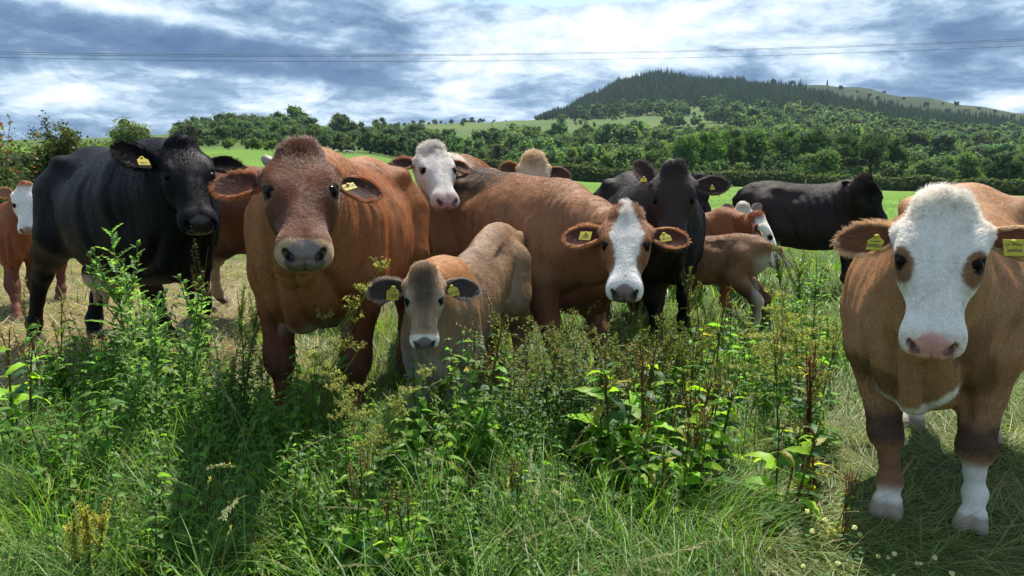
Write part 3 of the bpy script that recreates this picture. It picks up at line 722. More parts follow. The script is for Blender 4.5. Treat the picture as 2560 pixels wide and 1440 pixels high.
def grow_fur(sp, V, T, N, C, kind, rim, et, ea, q, H, cs, body, earf, Rb, pos, nos, pad):
    """short coat strands on every side that could be seen, longer on ears, poll and chest"""
    r = np.random.default_rng(sp.get('seed', 1))
    A, B, D = V[T[:, 0]], V[T[:, 1]], V[T[:, 2]]
    cen = (A + B + D) / 3; ar = np.linalg.norm(np.cross(B - A, D - A), axis=1) / 2 * cs * cs
    camL = Rb @ (CAM - pos) / cs
    fn = N[T].mean(1); vd = camL - cen; vd /= np.linalg.norm(vd, axis=1, keepdims=True)
    facing = (fn * vd).sum(1)
    dens = sp.get('dens', 14000) * (facing > -.35) * (C[T[:, 0], 3] > .3) * (cen[:, 2] > .30 / 1)
    dens = dens * (1 - nos[T[:, 0]]) * (1 - pad[T[:, 0]])
    bf = sp.get('bodyfur', 1.0)
    tq = q[T].mean(1); k_ = kind[T].mean(1); rm = rim[T].mean(1); onh = (tq[:, 0] > -.085) & (tq[:, 0] < .55) & (np.abs(tq[:, 1]) < .16) & (tq[:, 2] > -.22) & (k_ == 0)
    dens = dens * np.where(onh | (k_ > 0), 1.0, bf); dens = dens * np.where(onh, 1.8, 1) * np.where(k_ > 0, 2.2, 1)
    eye = (np.sqrt((tq[:, 0] - .192) ** 2 + (tq[:, 2] + .002) ** 2) < .027) & (np.abs(tq[:, 1]) > .08); dens = dens * ~eye
    cnt = r.poisson(ar * dens); fi = np.repeat(np.arange(len(T)), cnt); n = len(fi)
    if n == 0: return
    a, b = r.random(n), r.random(n); m = a + b > 1; a[m], b[m] = 1 - a[m], 1 - b[m]
    bc = np.stack([1 - a - b, a, b], 1); tri = T[fi]
    P = (V[tri] * bc[..., None]).sum(1); Nn = (N[tri] * bc[..., None]).sum(1); Nn /= np.linalg.norm(Nn, axis=1, keepdims=True) + 1e-9
    Cc = (C[tri, :3] * bc[..., None]).sum(1); kk = kind[tri].max(1); rr = (rim[tri] * bc).sum(1); qq = (q[tri] * bc[..., None]).sum(1); ee = (et[tri] * bc).sum(1)
    # flow field: backwards and down over the body, down the face, outwards along the ears
    flow = np.tile(np.array([-.75, 0, -.55]), (n, 1)); flow[:, 1] += .0
    front = sstep(.35, .6, P[:, 0])[:, None]; flow = flow * (1 - front) + np.array([-.1, 0, -1.0]) * front
    oh = ((qq[:, 0] > -.085) & (qq[:, 0] < .56) & (np.abs(qq[:, 1]) < .17) & (qq[:, 2] > -.24) & (kk == 0))
    # on the face the hair radiates from a whorl between the eyes
    wv = (qq[:, 0] - .205)[:, None] * H.F + (qq[:, 1] * 1.2)[:, None] * H.L
    wn = np.linalg.norm(wv, axis=1, keepdims=True) + 1e-6
    flow[oh] = (wv / wn)[oh] + np.array(H.F)[None] * np.where(qq[oh, 0] > .3, .7, 0)[:, None]
    L = np.full(n, sp.get('hlen', .011)); ang = np.full(n, .17)
    L[oh] = sp.get('flen', .009); topk = sstep(.14, .0, qq[:, 0] + .02 * vnoise(P, 20, 58, 2)) * oh; L = L + topk * sp.get('polllen', .016); ang = ang + topk * .15
    L = L * (1 + .5 * sstep(.8, .66, P[:, 2]) * sstep(.3, .5, P[:, 0]))
    L[oh & (qq[:, 0] > .40)] *= .6
    for si, side in enumerate((1, -1)):
        al, up, dp = earf[si]
        me = (kk > 0) & (np.sign(qq[:, 1]) == side)
        inner = me & (kk > 1.5)
        flow[me] = al * .8 + up * np.sign((ea[tri] * bc).sum(1))[me, None] * .6 * rr[me, None]
        L[me] = .011; L[me] += .014 * sstep(.80, 1.0, rr[me]) * sp.get('earfuzz', 1.0)
        ang[me] = .22 + .6 * sstep(.8, 1.0, rr[me])
        L[inner] = np.maximum(L[inner], .020 * (1 - ee[inner] * .3)); 
    curl = sp.get('curl', 0.0)
    flow = flow + .35 * np.stack([vnoise(P, 14, 31 + i, 2) for i in range(3)], 1) + r.normal(0, .10, (n, 3))
    if curl: flow = flow + (topk * curl * 1.6)[:, None] * np.stack([vnoise(P, 24, 51 + i, 2) for i in range(3)], 1); ang = ang + topk * curl * .55 * (.6 + .8 * vnoise(P, 20, 57, 2))
    tg = flow - (flow * Nn).sum(1, keepdims=True) * Nn; tg /= np.linalg.norm(tg, axis=1, keepdims=True) + 1e-9
    ang = ang * sp.get('lift', 1.0) * r.uniform(.6, 1.5, n)
    L = L * r.uniform(.6, 1.25, n)
    d0 = tg * np.cos(ang)[:, None] + Nn * np.sin(ang)[:, None]
    bi = np.cross(Nn, tg)
    S = np.zeros((n, 4, 3)); S[:, 0] = P - Nn * .0015; S[:, 1] = P + d0 * (L * .33)[:, None]
    cb = (curl * topk * r.choice([-1, 1], n))[:, None]
    S[:, 2] = S[:, 1] + (d0 * .75 + tg * .35 + bi * cb * .9) * (L * .33)[:, None]
    S[:, 3] = S[:, 2] + (tg * (1 - 1.2 * np.abs(cb)) + d0 * .3 - Nn * .08 + bi * cb * .5) * (L * .33)[:, None]
    g = (1.38 + .24 * vnoise(P, 3.5, 75, 3) + .36 * vnoise(P * [1, 1, .28], 26, 71, 3) + .2 * vnoise(P, 70, 72, 1) + r.normal(0, .10, n))
    Cc = np.clip(Cc * g[:, None], 0, 1)
    o = hair_obj('fur', S * cs, None, Cc, sp.get('hrad', .00075), body, coat_mat(.42, True, sp.get('gloss', .5)))
    return o
# ---------------------------------------------------------------- coats
def coat(base, dark=None, under=None, belly=None, legs=None, face=None, ear_in=None, ear_rim=None, muzzle=None, mz0=.41, poll=None, extra=None, dry=1.0):
    def paint(c):
        V, N, q, kind, rim, et, onh = (c[k] for k in ('V', 'N', 'q', 'kind', 'rim', 'et', 'onhead')); n = len(V)
        s, y, u = q.T; ay = np.abs(y)
        C = np.tile(np.array(base, float), (n, 1)); nz = vnoise(V, 3.2, 5, 3); nf = vnoise(V, 16, 9, 3)
        if dark is not None: C = lerp(C, dark, np.clip(.35 + .9 * nz, 0, .8) * (onh < .5))
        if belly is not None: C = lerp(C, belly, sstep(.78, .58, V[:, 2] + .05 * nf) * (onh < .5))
        if under is not None: C = lerp(C, under, sstep(.72, .60, V[:, 2] + .04 * nf) * sstep(.35, .5, V[:, 0]) * sstep(.17, .08, np.abs(V[:, 1]) + .03 * nf))
        if legs is not None:
            for z0, z1, col in legs: C = lerp(C, col, sstep(z0, z1, V[:, 2] + .03 * nf) * (onh < .5))
        if face is not None: C = lerp(C, face, onh * sstep(-.03, .05, s) * sstep(-.20, -.12, u + .02 * nf))
        if poll is not None: C = lerp(C, poll, onh * sstep(.10, .02, s + .02 * nf))
        e = np.maximum(kind, 0)
        if ear_in is not None: C = lerp(C, ear_in, (kind > 1.5) * 1.0)
        if ear_rim is not None: C = lerp(C, ear_rim, (kind > 0) * sstep(.72, .95, rim))
        if muzzle is not None:
            m = onh * sstep(mz0, mz0 + .035, s + .012 * nf) ; C = lerp(C, muzzle, m)
        A = np.ones((n, 4)) * dry; A[:, :3] = C
        if extra: A = extra(c, A, nf)
        return A
    return paint

WHITE = (.70, .69, .67)
def ex_right(c, A, nf):
    """white face with brown eye patches, brown knees, white feet and a white crescent under the brisket"""
    V, q, kind, onh = c['V'], c['q'], c['kind'], c['onhead']; s, y, u = q.T; ay = np.abs(y)
    face = onh * sstep(-.20, -.15, u + .02 * nf - .35 * np.maximum(0, .06 - s)) * sstep(-.085, -.07, s); A[:, :3] = lerp(A[:, :3], WHITE, face)
    d = np.sqrt(((s - .205 - .25 * (.105 - ay)) / .056) ** 2 + ((ay - .098 + .10 * (s - .2)) / .033) ** 2) + .25 * nf
    A[:, :3] = lerp(A[:, :3], (.27, .15, .08), sstep(1.15, .85, d) * onh)
    A[:, :3] = lerp(A[:, :3], (.50, .34, .30), onh * sstep(.44, .47, s) * .35)
    z = V[:, 2]; front = (V[:, 0] > .2) & (onh < .5)
    cr = np.sqrt(((z - .60) / .075) ** 2) ; brisk = front * sstep(.30, .42, V[:, 0]) * (np.abs(V[:, 1]) < .22)
    line = np.abs(z - (.505 + 4.5 * V[:, 1] ** 2) + .010 * nf); A[:, :3] = lerp(A[:, :3], WHITE, brisk * sstep(.022, .012, line) * (np.abs(V[:, 1]) < .17) * (V[:, 0] > .45))
    pt = front * sstep(.02, .22, vnoise(V, 5.5, 91, 2)) * sstep(.95, .80, z) * sstep(.5, .6, z); A[:, :3] = lerp(A[:, :3], (.13, .065, .035), pt * .75)
    kn = sstep(.105, .03, np.abs(z - .365) + .03 * nf) * front * (z < .56); A[:, :3] = lerp(A[:, :3], (.055, .028, .02), kn * .85)
    sock = front * np.where(V[:, 1] > 0, sstep(.30, .24, z + .02 * nf), sstep(.15, .09, z + .02 * nf)); A[:, :3] = lerp(A[:, :3], (.62, .60, .57), sock)
    A[:, :3] = lerp(A[:, :3], (.16, .07, .045), front * (V[:, 1] < 0) * sstep(.30, .24, z) * sstep(.10, .16, z) * .8)
    A[:, :3] = lerp(A[:, :3], (.62, .60, .57), (V[:, 0] < -.2) * sstep(.62, .50, z + .03 * nf))
    return A

def ex_blaze(c, A, nf):
    V, q, onh = c['V'], c['q'], c['onhead']; s, y, u = q.T
    w = np.interp(s, [-.05, .0, .05, .09, .13, .20, .28, .33, .37, .42, .6], [.018, .030, .050, .070, .088, .066, .050, .054, .085, .15, .2])
    m = sstep(.006, -.006, np.abs(y - .004) - w + .012 * nf) * onh * sstep(-.15, -.12, u + .2 * (s > .36)) ; A[:, :3] = lerp(A[:, :3], (.72, .71, .70), m)
    mud = sstep(.30, .18, np.sqrt(((V[:, 0] + .40) / 1.35) ** 2 + ((V[:, 2] - 1.33) / .75) ** 2 + ((V[:, 1] + .10) / 1.1) ** 2) + .07 * vnoise(V, 9, 77, 3)) * (onh < .5)
    g = np.clip(.75 + .9 * vnoise(V, 30, 78, 2), 0, 1); A[:, :3] = lerp(A[:, :3], (.045, .036, .030), mud * g)
    return A

def ex_chestnut(c, A, nf):
    V, q, onh, N = c['V'], c['q'], c['onhead'], c['N']; s, y, u = q.T; ay = np.abs(y)
    A[:, :3] = lerp(A[:, :3], (.42, .30, .19), onh * sstep(.055, .035, np.sqrt((s - .19) ** 2 + (u + .02) ** 2)) * (ay > .08) * .6)
    A[:, :3] = lerp(A[:, :3], (.10, .038, .025), onh * sstep(.10, .03, np.sqrt(((ay - .055) / 1.0) ** 2 + ((s - .27) / 1.6) ** 2)) * .45)
    A[:, :3] = lerp(A[:, :3], (.44, .33, .21), onh * sstep(.440, .460, s + .008 * nf) * .85)
    A[:, :3] = lerp(A[:, :3], (.36, .28, .22), sstep(.66, .58, V[:, 2] + .05 * nf) * sstep(.50, .60, V[:, 2]) * sstep(.35, .5, V[:, 0]) * (np.abs(V[:, 1]) < .17) * .85)
    A[:, :3] = lerp(A[:, :3], (.38, .21, .10), (onh < .5) * sstep(1.28, 1.40, V[:, 2]) * .8)  # gold along the back paints its warm sun highlight into the coat
    md = sstep(.15, .05, np.sqrt((V[:, 0] + .25) ** 2 + (V[:, 2] - 1.36) ** 2)) * (vnoise(V, 28, 88, 2) > .25); A[:, :3] = lerp(A[:, :3], (.06, .05, .04), md * 1.0)
    return A

def ex_calf(c, A, nf):
    V, q, onh, kind = c['V'], c['q'], c['onhead'], c['kind']; s, y, u = q.T; ay = np.abs(y)
    A[:, :3] = lerp(A[:, :3], (.36, .31, .25), onh * sstep(.055, .085, ay + .01 * nf) * sstep(.12, .17, s))
    A[:, :3] = lerp(A[:, :3], (.045, .032, .028), onh * sstep(1.35, .35, np.sqrt(((s - .12) / .15) ** 2 + (y / .085) ** 2) + .25 * nf) * .85)
    A[:, :3] = lerp(A[:, :3], (.10, .065, .05), onh * sstep(.05, .02, ay) * sstep(.2, .28, s) * sstep(.44, .36, s) * .5)
    A[:, :3] = lerp(A[:, :3], (.68, .66, .62), onh * sstep(.425, .45, s + .006 * nf))
    A[:, :3] = lerp(A[:, :3], (.38, .20, .085), (onh < .5) * (kind == 0) * sstep(.90, 1.10, V[:, 2]) * sstep(.1, .45, V[:, 0]))  # orange over the upper neck: sunlight on it put into the coat colour
    A[:, :3] = lerp(A[:, :3], (.34, .32, .31), (onh < .5) * (kind == 0) * sstep(.80, .58, V[:, 2]) * sstep(-.2, .5, V[:, 0]) * .9)
    A[:, :3] = lerp(A[:, :3], (.05, .045, .045), (kind == 0) * (onh < .5) * sstep(.30, .20, V[:, 2]) * (V[:, 0] > 0) * .7)
    return A

def ex_whiteface(c, A, nf):
    V, q, onh = c['V'], c['q'], c['onhead']; s, y, u = q.T
    A[:, :3] = lerp(A[:, :3], (.50, .48, .47), onh * sstep(-.24, -.20, u) * sstep(-.085, -.07, s))
    hn = sstep(.55, .72, V[:, 0]) * sstep(.95, 1.1, V[:, 2]); A[:, :3] = lerp(A[:, :3], (.55, .52, .50), hn * (onh < .5) * .9 * (c['kind'] == 0))
    A[:, :3] = lerp(A[:, :3], (.50, .34, .31), onh * sstep(.40, .46, s) * .6)
    return A

def ex_profile(c, A, nf):
    V, q, onh = c['V'], c['q'], c['onhead']; s, y, u = q.T
    m = sstep(-.075, -.045, u + .015 * nf) * onh + onh * sstep(.30, .36, s + .3 * (u > -.1)); m = np.clip(m, 0, 1) * sstep(-.03, .02, s)
    A[:, :3] = lerp(A[:, :3], WHITE, m)
    return A

def ex_rear(c, A, nf):
    V, onh = c['V'], c['onhead']
    A[:, :3] = lerp(A[:, :3], (.42, .37, .31), (onh < .5) * sstep(-.70, -.84, V[:, 0] + .02 * nf) * (np.abs(V[:, 1]) < .20) * sstep(1.15, 1.0, V[:, 2]))
    return A

def ex_black(c, A, nf):
    V, onh = c['V'], c['onhead']
    ud = sstep(.31, .25, np.sqrt((V[:, 0] + .42) ** 2 + V[:, 1] ** 2)) * sstep(.57, .53, V[:, 2]) * sstep(.33, .36, V[:, 2]) * (np.abs(V[:, 1]) < .19)
    A[:, :3] = lerp(A[:, :3], (.42, .27, .22), ud); A[:, 3] *= 1 - .8 * ud
    return A

BLACK = (.0045, .0050, .0085)
HERD = [
 dict(label='tan cow with white face and brown eye patches, close at the right edge', cat='cow', seed=15, pos=(1.72, 2.93), yaw=-127, scale=.86, eye=at(2347, 655, 2.02), hyaw=-120, hpitch=28, head=.85, fat=1.14, drop=.12,
      gfeet=dict(fr=(2222, 1300), fl=(2428, 1335)), levels=2, vox=.014, hoof=(.30, .26, .22), nose=(.60, .29, .27), mottle=False, paint=coat((.40, .235, .125), dark=(.30, .165, .085), ear_in=(.19, .07, .03), ear_rim=(.58, .40, .24), extra=ex_right),
      tags=[dict(side=-1, t=.075, up=-.028, d=.016, w=.052, h=.056, text=[('200020', .0175, -.013), ('UK 583667', .0075, .003)]), dict(side=1, t=.085, up=-.030, d=.016, w=.060, h=.056, shape='box', text=[('UK 583667', .0095, .010), ('200020', .0135, -.010)])],
      dens=62000, hrad=.0005, curl=1.0, polllen=.026, flen=.013, ears={-1: dict(tilt=4, cup=.50, length=.215), 1: dict(tilt=2, cup=.5, length=.215)}, folds=.5),
 dict(label='big chestnut cow with one short pale horn, facing the camera at centre left', cat='cow', seed=4, pos=(-.86, 3.74), yaw=-93, scale=.96, eye=at(754, 478, 2.6), hyaw=-74, hpitch=48, head=1.0, fat=1.0,
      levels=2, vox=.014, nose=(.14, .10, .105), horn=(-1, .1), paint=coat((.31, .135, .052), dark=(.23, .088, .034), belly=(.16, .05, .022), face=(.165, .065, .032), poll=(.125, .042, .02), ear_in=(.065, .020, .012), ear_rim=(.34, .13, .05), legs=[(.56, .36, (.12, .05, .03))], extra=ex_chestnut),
      tags=[dict(side=1, t=.055, up=-.036, d=.02, w=.055, h=.030, shape='box', rot=18, text=[('300132', .0165, 0)])],
      dens=52000, hrad=.0006, curl=.3, polllen=.024, flen=.012, ears={1: dict(tilt=12, cup=.45, length=.185, width=.062), -1: dict(tilt=-6, cup=.30, length=.195, width=.063)}, folds=1.6, ribs=1.2),
 dict(label='black cow with pink udder standing side on at the left, tag in its raised ear', cat='cow', seed=2, pos=(-2.44, 4.80), yaw=-42, scale=1.03, polllen=.008, eye=at(474, 440, 3.98), hyaw=-54, hpitch=36, head=1.06, chew=True, udder=True,
      gfeet=dict(hr=(82, 862), hl=(235, 850), fr=(430, 845)), levels=2, vox=.016, nose=(.010, .010, .012), rough=.55, sheen=.14, gloss=.05, bodyfur=.35, hlen=.006, flen=.005, ribs=.12, fat=1.05, neck=1.15, paint=coat(BLACK, ear_in=(.008, .007, .009), extra=ex_black),
      tags=[dict(side=-1, t=.085, up=-.036, d=.02, w=.062, h=.050, rot=0, text=[('400217', .014, -.012)])],
      dens=30000, hrad=.0008, ears={-1: dict(tilt=-10, cup=.40, length=.225, width=.074, sweep=-20), 1: dict(tilt=-6, cup=.6)}, curl=.2, folds=.5),
 dict(label='fawn calf with dark forehead and tag 159, standing among weeds in front of the herd', cat='calf', seed=6, calf=True, pos=(-.22, 3.60), yaw=-108, scale=.73, eye=at(1060, 752, 2.85), hyaw=-84, hpitch=26, head=.60, neck=.62, fat=.84, drop=.20,
      gfeet=dict(fr=(1020, 1135), fl=(1130, 1110)), levels=2, vox=.019, nose=(.12, .10, .11), paint=coat((.36, .25, .16), dark=(.22, .15, .10), ear_in=(.06, .045, .045), ear_rim=(.30, .26, .24), extra=ex_calf),
      tags=[dict(side=-1, t=.085, up=-.038, d=.02, w=.066, h=.078, text=[('159', .036, -.018), ('UK 722461', .010, .010)]), dict(side=1, t=.070, up=-.030, d=.02, w=.060, h=.064, rot=12, text=[('00159', .022, -.014)])],
      dens=52000, hrad=.00065, hlen=.020, flen=.011, polllen=.020, lift=1.25, curl=.1, ears={-1: dict(tilt=4, cup=.45, length=.265, width=.078), 1: dict(tilt=4, cup=.45, length=.265, width=.078)}, ribs=.4, folds=.2),
 dict(label='brown cow with broad white blaze and a muddy rump behind the fawn calf', cat='cow', seed=7, pos=(.07, 4.66), yaw=-52, scale=.925, drx=(-.15, .65), eye=at(1564, 614, 3.6), hyaw=-99, hpitch=40, head=.93, drop=.12,
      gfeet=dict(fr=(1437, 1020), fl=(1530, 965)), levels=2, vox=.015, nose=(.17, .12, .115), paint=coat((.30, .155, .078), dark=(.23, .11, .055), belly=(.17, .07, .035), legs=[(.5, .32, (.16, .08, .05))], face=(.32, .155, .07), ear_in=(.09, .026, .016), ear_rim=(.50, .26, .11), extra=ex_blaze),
      tags=[dict(side=-1, t=.095, up=-.022, d=.018, w=.066, h=.056, shape='box', text=[('J20', .032, -.006)]), dict(side=1, t=.085, up=-.020, d=.02, w=.060, h=.056, rot=10, text=[('00170', .018, -.012)])],
      dens=42000, hrad=.0008, curl=.5, polllen=.034, flen=.013, ears={-1: dict(tilt=-2, cup=.42, length=.225, width=.068), 1: dict(tilt=2, cup=.42, length=.225, width=.068)}, folds=1.4, ribs=1.0),
 dict(label='cow with curly white face and pink nose resting its chin between two brown backs', cat='cow', seed=5, pos=(-.36, 5.80), yaw=-88, scale=.98, eye=at(1096, 426, 4.75), hyaw=-68, hpitch=46, head=.94,
      levels=2, vox=.018, nose=(.48, .28, .27), paint=coat((.30, .16, .07), dark=(.24, .11, .05), ear_in=(.05, .018, .012), ear_rim=(.30, .13, .06), extra=ex_whiteface),
      dens=24000, hrad=.0011, curl=1.0, polllen=.040, ears={-1: dict(tilt=-14, cup=.7, length=.19), 1: dict(tilt=2, cup=.7, length=.17)}, hlen=.03, eyerim=(.25, .14, .12)),
 dict(label='dark brown cow with one ear pricked up, behind the cow with the white blaze', cat='cow', seed=9, pos=(1.04, 5.72), yaw=-83, scale=.92, eye=at(1684, 500, 4.4), hyaw=-101, hpitch=26, head=1.0, drop=.06,
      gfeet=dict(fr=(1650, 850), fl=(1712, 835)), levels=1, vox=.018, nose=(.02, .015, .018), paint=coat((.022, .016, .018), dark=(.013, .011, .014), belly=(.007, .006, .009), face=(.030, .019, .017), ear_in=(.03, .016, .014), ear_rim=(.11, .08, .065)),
      tags=[dict(side=1, t=.10, up=-.03, d=.02, w=.03, h=.030, text=[]), dict(side=-1, t=.06, up=-.035, d=.02, w=.04, h=.04, text=[])],
      dens=22000, hrad=.0010, ears={-1: dict(tilt=-62, cup=.85, length=.235, width=.050), 1: dict(tilt=-10, cup=.42, length=.225, width=.064)}),
 dict(label='red brown cow with pale lower leg, mostly hidden between the black and chestnut cows', cat='cow', seed=3, pos=(-1.76, 6.40), yaw=14, scale=.95, eye=at(900, 560, 6.9), hyaw=20, hpitch=30, head=.95, fur_off=0,
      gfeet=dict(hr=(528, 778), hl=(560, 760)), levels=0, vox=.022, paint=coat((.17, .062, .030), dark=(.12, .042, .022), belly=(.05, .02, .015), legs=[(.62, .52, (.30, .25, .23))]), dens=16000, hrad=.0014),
 dict(label='cow with curly blond poll showing only an ear over the muddy brown back', cat='cow', seed=8, pos=(.17, 7.10), yaw=-88, scale=.90, eye=at(1337, 455, 6.0), hyaw=-86, hpitch=15, head=.95,
      levels=1, vox=.022, paint=coat((.28, .16, .075), face=(.52, .42, .30), poll=(.52, .42, .30), ear_in=(.10, .05, .03), ear_rim=(.30, .18, .09)), dens=18000, hrad=.0014, curl=1.0, polllen=.045, ears={-1: dict(tilt=-12, cup=.7, length=.18)}),
 dict(label='black cow far back whose upright ear shows above the dark brown cow', cat='cow', seed=10, pos=(1.98, 8.65), yaw=-97, scale=.82, eye=at(1742, 480, 7.6), hyaw=-120, hpitch=30, head=.85,
      levels=0, vox=.022, paint=coat(BLACK, ear_in=(.12, .09, .09)), dens=9000, hrad=.0016, ears={1: dict(tilt=-52, cup=.75), -1: dict(tilt=-30, cup=.6)}),
 dict(label='red calf with white face in profile, looking right behind the dock plants', cat='calf', seed=11, calf=True, pos=(1.60, 6.62), yaw=-6, scale=.70, eye=at(1924, 590, 6.35), hyaw=-18, hpitch=26, head=.92, neck=.8,
      levels=1, vox=.022, nose=(.3, .2, .18), paint=coat((.25, .085, .030), dark=(.20, .065, .025), ear_in=(.06, .02, .015), ear_rim=(.25, .10, .05), extra=ex_profile), dens=16000, hrad=.0014,
      tags=[dict(side=-1, t=.09, up=-.03, d=.02, w=.06, h=.06, text=[])], ears={-1: dict(tilt=10, cup=.6, length=.21, width=.06)}),
 dict(label='white faced calf whose poll and two ears peep over the red calf', cat='calf', seed=12, calf=True, pos=(2.48, 8.30), yaw=-95, scale=.62, eye=at(1857, 556, 7.5), hyaw=-100, hpitch=6, head=.80, neck=.8,
      levels=1, vox=.024, paint=coat((.30, .16, .08), face=(.62, .58, .54), poll=(.60, .56, .52), ear_in=(.28, .20, .18), ear_rim=(.4, .33, .3)), dens=12000, hrad=.0016, ears={1: dict(tilt=-52, cup=.7, length=.17), -1: dict(tilt=-45, cup=.7, length=.17)}),
 dict(label='small brown calf seen from behind with its tail hanging, pale inner thighs', cat='calf', seed=13, calf=True, pos=(1.40, 5.72), yaw=158, scale=.60, eye=at(1560, 690, 5.9), hyaw=150, hpitch=30, head=.62, neck=.7,
      gfeet=dict(hr=(1905, 832), hl=(1868, 850)), tail=[(-.90, 0, 1.20), (-1.03, 0, 1.15), (-1.14, .03, .96), (-1.20, .05, .78), (-1.22, .05, .66)], levels=0, vox=.022, paint=coat((.25, .135, .070), dark=(.18, .09, .045), belly=(.10, .05, .03), extra=ex_rear), dens=20000, hrad=.0013, hlen=.02),
 dict(label='black brown heifer standing side on with her head turned away, farthest right', cat='heifer', seed=14, pos=(3.26, 8.05), yaw=-10, scale=.86, eye=at(2184, 492, 7.6), hyaw=14, hpitch=30, head=1.0,
      levels=1, vox=.022, paint=coat((.030, .020, .018), dark=(.012, .009, .010), face=BLACK, ear_in=(.03, .02, .02)), dens=16000, hrad=.0014, curl=.8, polllen=.04, ears={-1: dict(tilt=-30, cup=.7, length=.17), 1: dict(tilt=-40, cup=.7, length=.17)}),
 dict(label='red and white calf peeping out behind the black cow, at the left edge', cat='calf', seed=1, calf=True, pos=(-4.45, 6.85), yaw=-72, scale=.74, eye=at(66, 512, 6.1), hyaw=-62, hpitch=22, head=.78, neck=.8,
      gfeet=dict(fr=(45, 812)), levels=1, vox=.022, nose=(.3, .2, .18), paint=coat((.25, .085, .035), dark=(.20, .065, .028), legs=[(.7, .5, (.14, .05, .03))], ear_in=(.30, .14, .08), ear_rim=(.40, .17, .08), extra=ex_profile), dens=20000, hrad=.0013, ears={-1: dict(tilt=-30, cup=.6, length=.17)}),
]
for _sp in HERD: build_cow(_sp)
ORD = ['leftmost', 'second', 'third', 'fourth', 'fifth', 'sixth', 'seventh', 'eighth', 'ninth', 'tenth', 'eleventh', 'twelfth', 'thirteenth', 'fourteenth', 'fifteenth', 'sixteenth', 'seventeenth', 'eighteenth', 'nineteenth', 'twentieth', 'twenty-first', 'twenty-second', 'twenty-third', 'twenty-fourth', 'twenty-fifth', 'twenty-sixth']
# ---------------------------------------------------------------- terrain
PXC = [-1500, -600, 0, 300, 450, 600, 750, 900, 1050, 1200, 1310, 1400, 1480, 1550, 1640, 1750, 1860, 2000, 2100, 2250, 2400, 2560, 3200, 4200]
def _row(pairs):
    p = sorted(pairs.items()); return np.interp(PXC, [a for a, _ in p], [b for _, b in p])
TROWS = [  # distance in metres -> height of the ground line in the photograph, by column
 (110, _row({0: 392, 450: 386, 600: 381, 900: 394, 1200: 440, 1500: 462, 1800: 470, 2100: 477, 2560: 493})),
 (200, _row({0: 372, 450: 372, 900: 388, 1200: 430, 1500: 448, 1800: 455, 2100: 460, 2560: 472})),
 (300, _row({0: 362, 300: 360, 450: 360, 600: 350, 750: 350, 900: 368, 1050: 392, 1310: 404, 1640: 412, 1860: 412, 2100: 420, 2560: 436})),
 (450, _row({0: 354, 300: 352, 450: 346, 600: 337, 750: 330, 900: 336, 1050: 362, 1200: 370, 1310: 372, 1480: 376, 1640: 376, 1860: 374, 2100: 380, 2400: 398, 2560: 412})),
 (600, _row({0: 354, 450: 347, 600: 347, 750: 344, 900: 338, 1050: 346, 1200: 345, 1310: 342, 1480: 342, 1640: 342, 1860: 335, 2100: 342, 2400: 362, 2560: 380})),
 (700, _row({0: 354, 450: 350, 600: 352, 900: 340, 1050: 335, 1200: 330, 1310: 322, 1400: 320, 1550: 322, 1640: 318, 1750: 312, 1860: 308, 2000: 312, 2100: 320, 2250: 337, 2400: 352, 2560: 366})),
 (820, _row({0: 352, 230: 350, 300: 345, 450: 338, 600: 346, 900: 334, 1050: 321, 1200: 315, 1310: 310, 1400: 306, 1480: 304, 1550: 303, 1640: 298, 1750: 296, 1860: 288, 2000: 292, 2100: 300, 2250: 316, 2400: 333, 2560: 350})),
 (950, _row({0: 356, 450: 350, 900: 330, 1050: 312, 1200: 307, 1310: 303, 1400: 296, 1480: 290, 1550: 284, 1640: 276, 1750: 268, 1860: 266, 2000: 272, 2100: 282, 2250: 299, 2400: 316, 2560: 334})),
 (1120, _row({0: 360, 900: 350, 1050: 330, 1200: 318, 1310: 306, 1400: 288, 1480: 268, 1550: 248, 1640: 238, 1750: 238, 1860: 238, 2000: 240, 2100: 249, 2250: 268, 2400: 288, 2560: 309})),
 (1300, _row({0: 364, 900: 360, 1050: 345, 1200: 325, 1310: 307, 1400: 282, 1480: 243, 1550: 207, 1640: 193, 1750: 208, 1860: 210, 2000: 211, 2100: 219, 2250: 240, 2400: 264, 2560: 287, 3200: 380})),
]
_Y = [-60, 10, 40, 70] + [r[0] for r in TROWS] + [1600, 2200, 4200]
_Z = np.zeros((len(_Y), len(PXC)))
for i, (Yr, pxs) in enumerate(TROWS):
    for j, p in enumerate(PXC): _Z[i + 4, j] = at(p, pxs[j], Yr)[2]
_Z[3] = _Z[4] * .35; _Z[2] = _Z[4] * .06
_Z[-3] = _Z[-4] * .8; _Z[-2] = _Z[-4] * .3; _Z[-1] = 10
_YD = np.concatenate([np.linspace(-60, 110, 60), np.geomspace(112, 4200, 260)])
_T = np.zeros((len(_YD), len(PXC)))
for j in range(len(PXC)):
    a, b = spline(_Y, _Z[:, j], 4200); _T[:, j] = np.interp(_YD, a, b)
_T[_YD < 12] = 0
def px_of(x, y): return 1280 + FPX * x / np.maximum(y * math.cos(PITCH), 1e-3) * math.cos(PITCH)
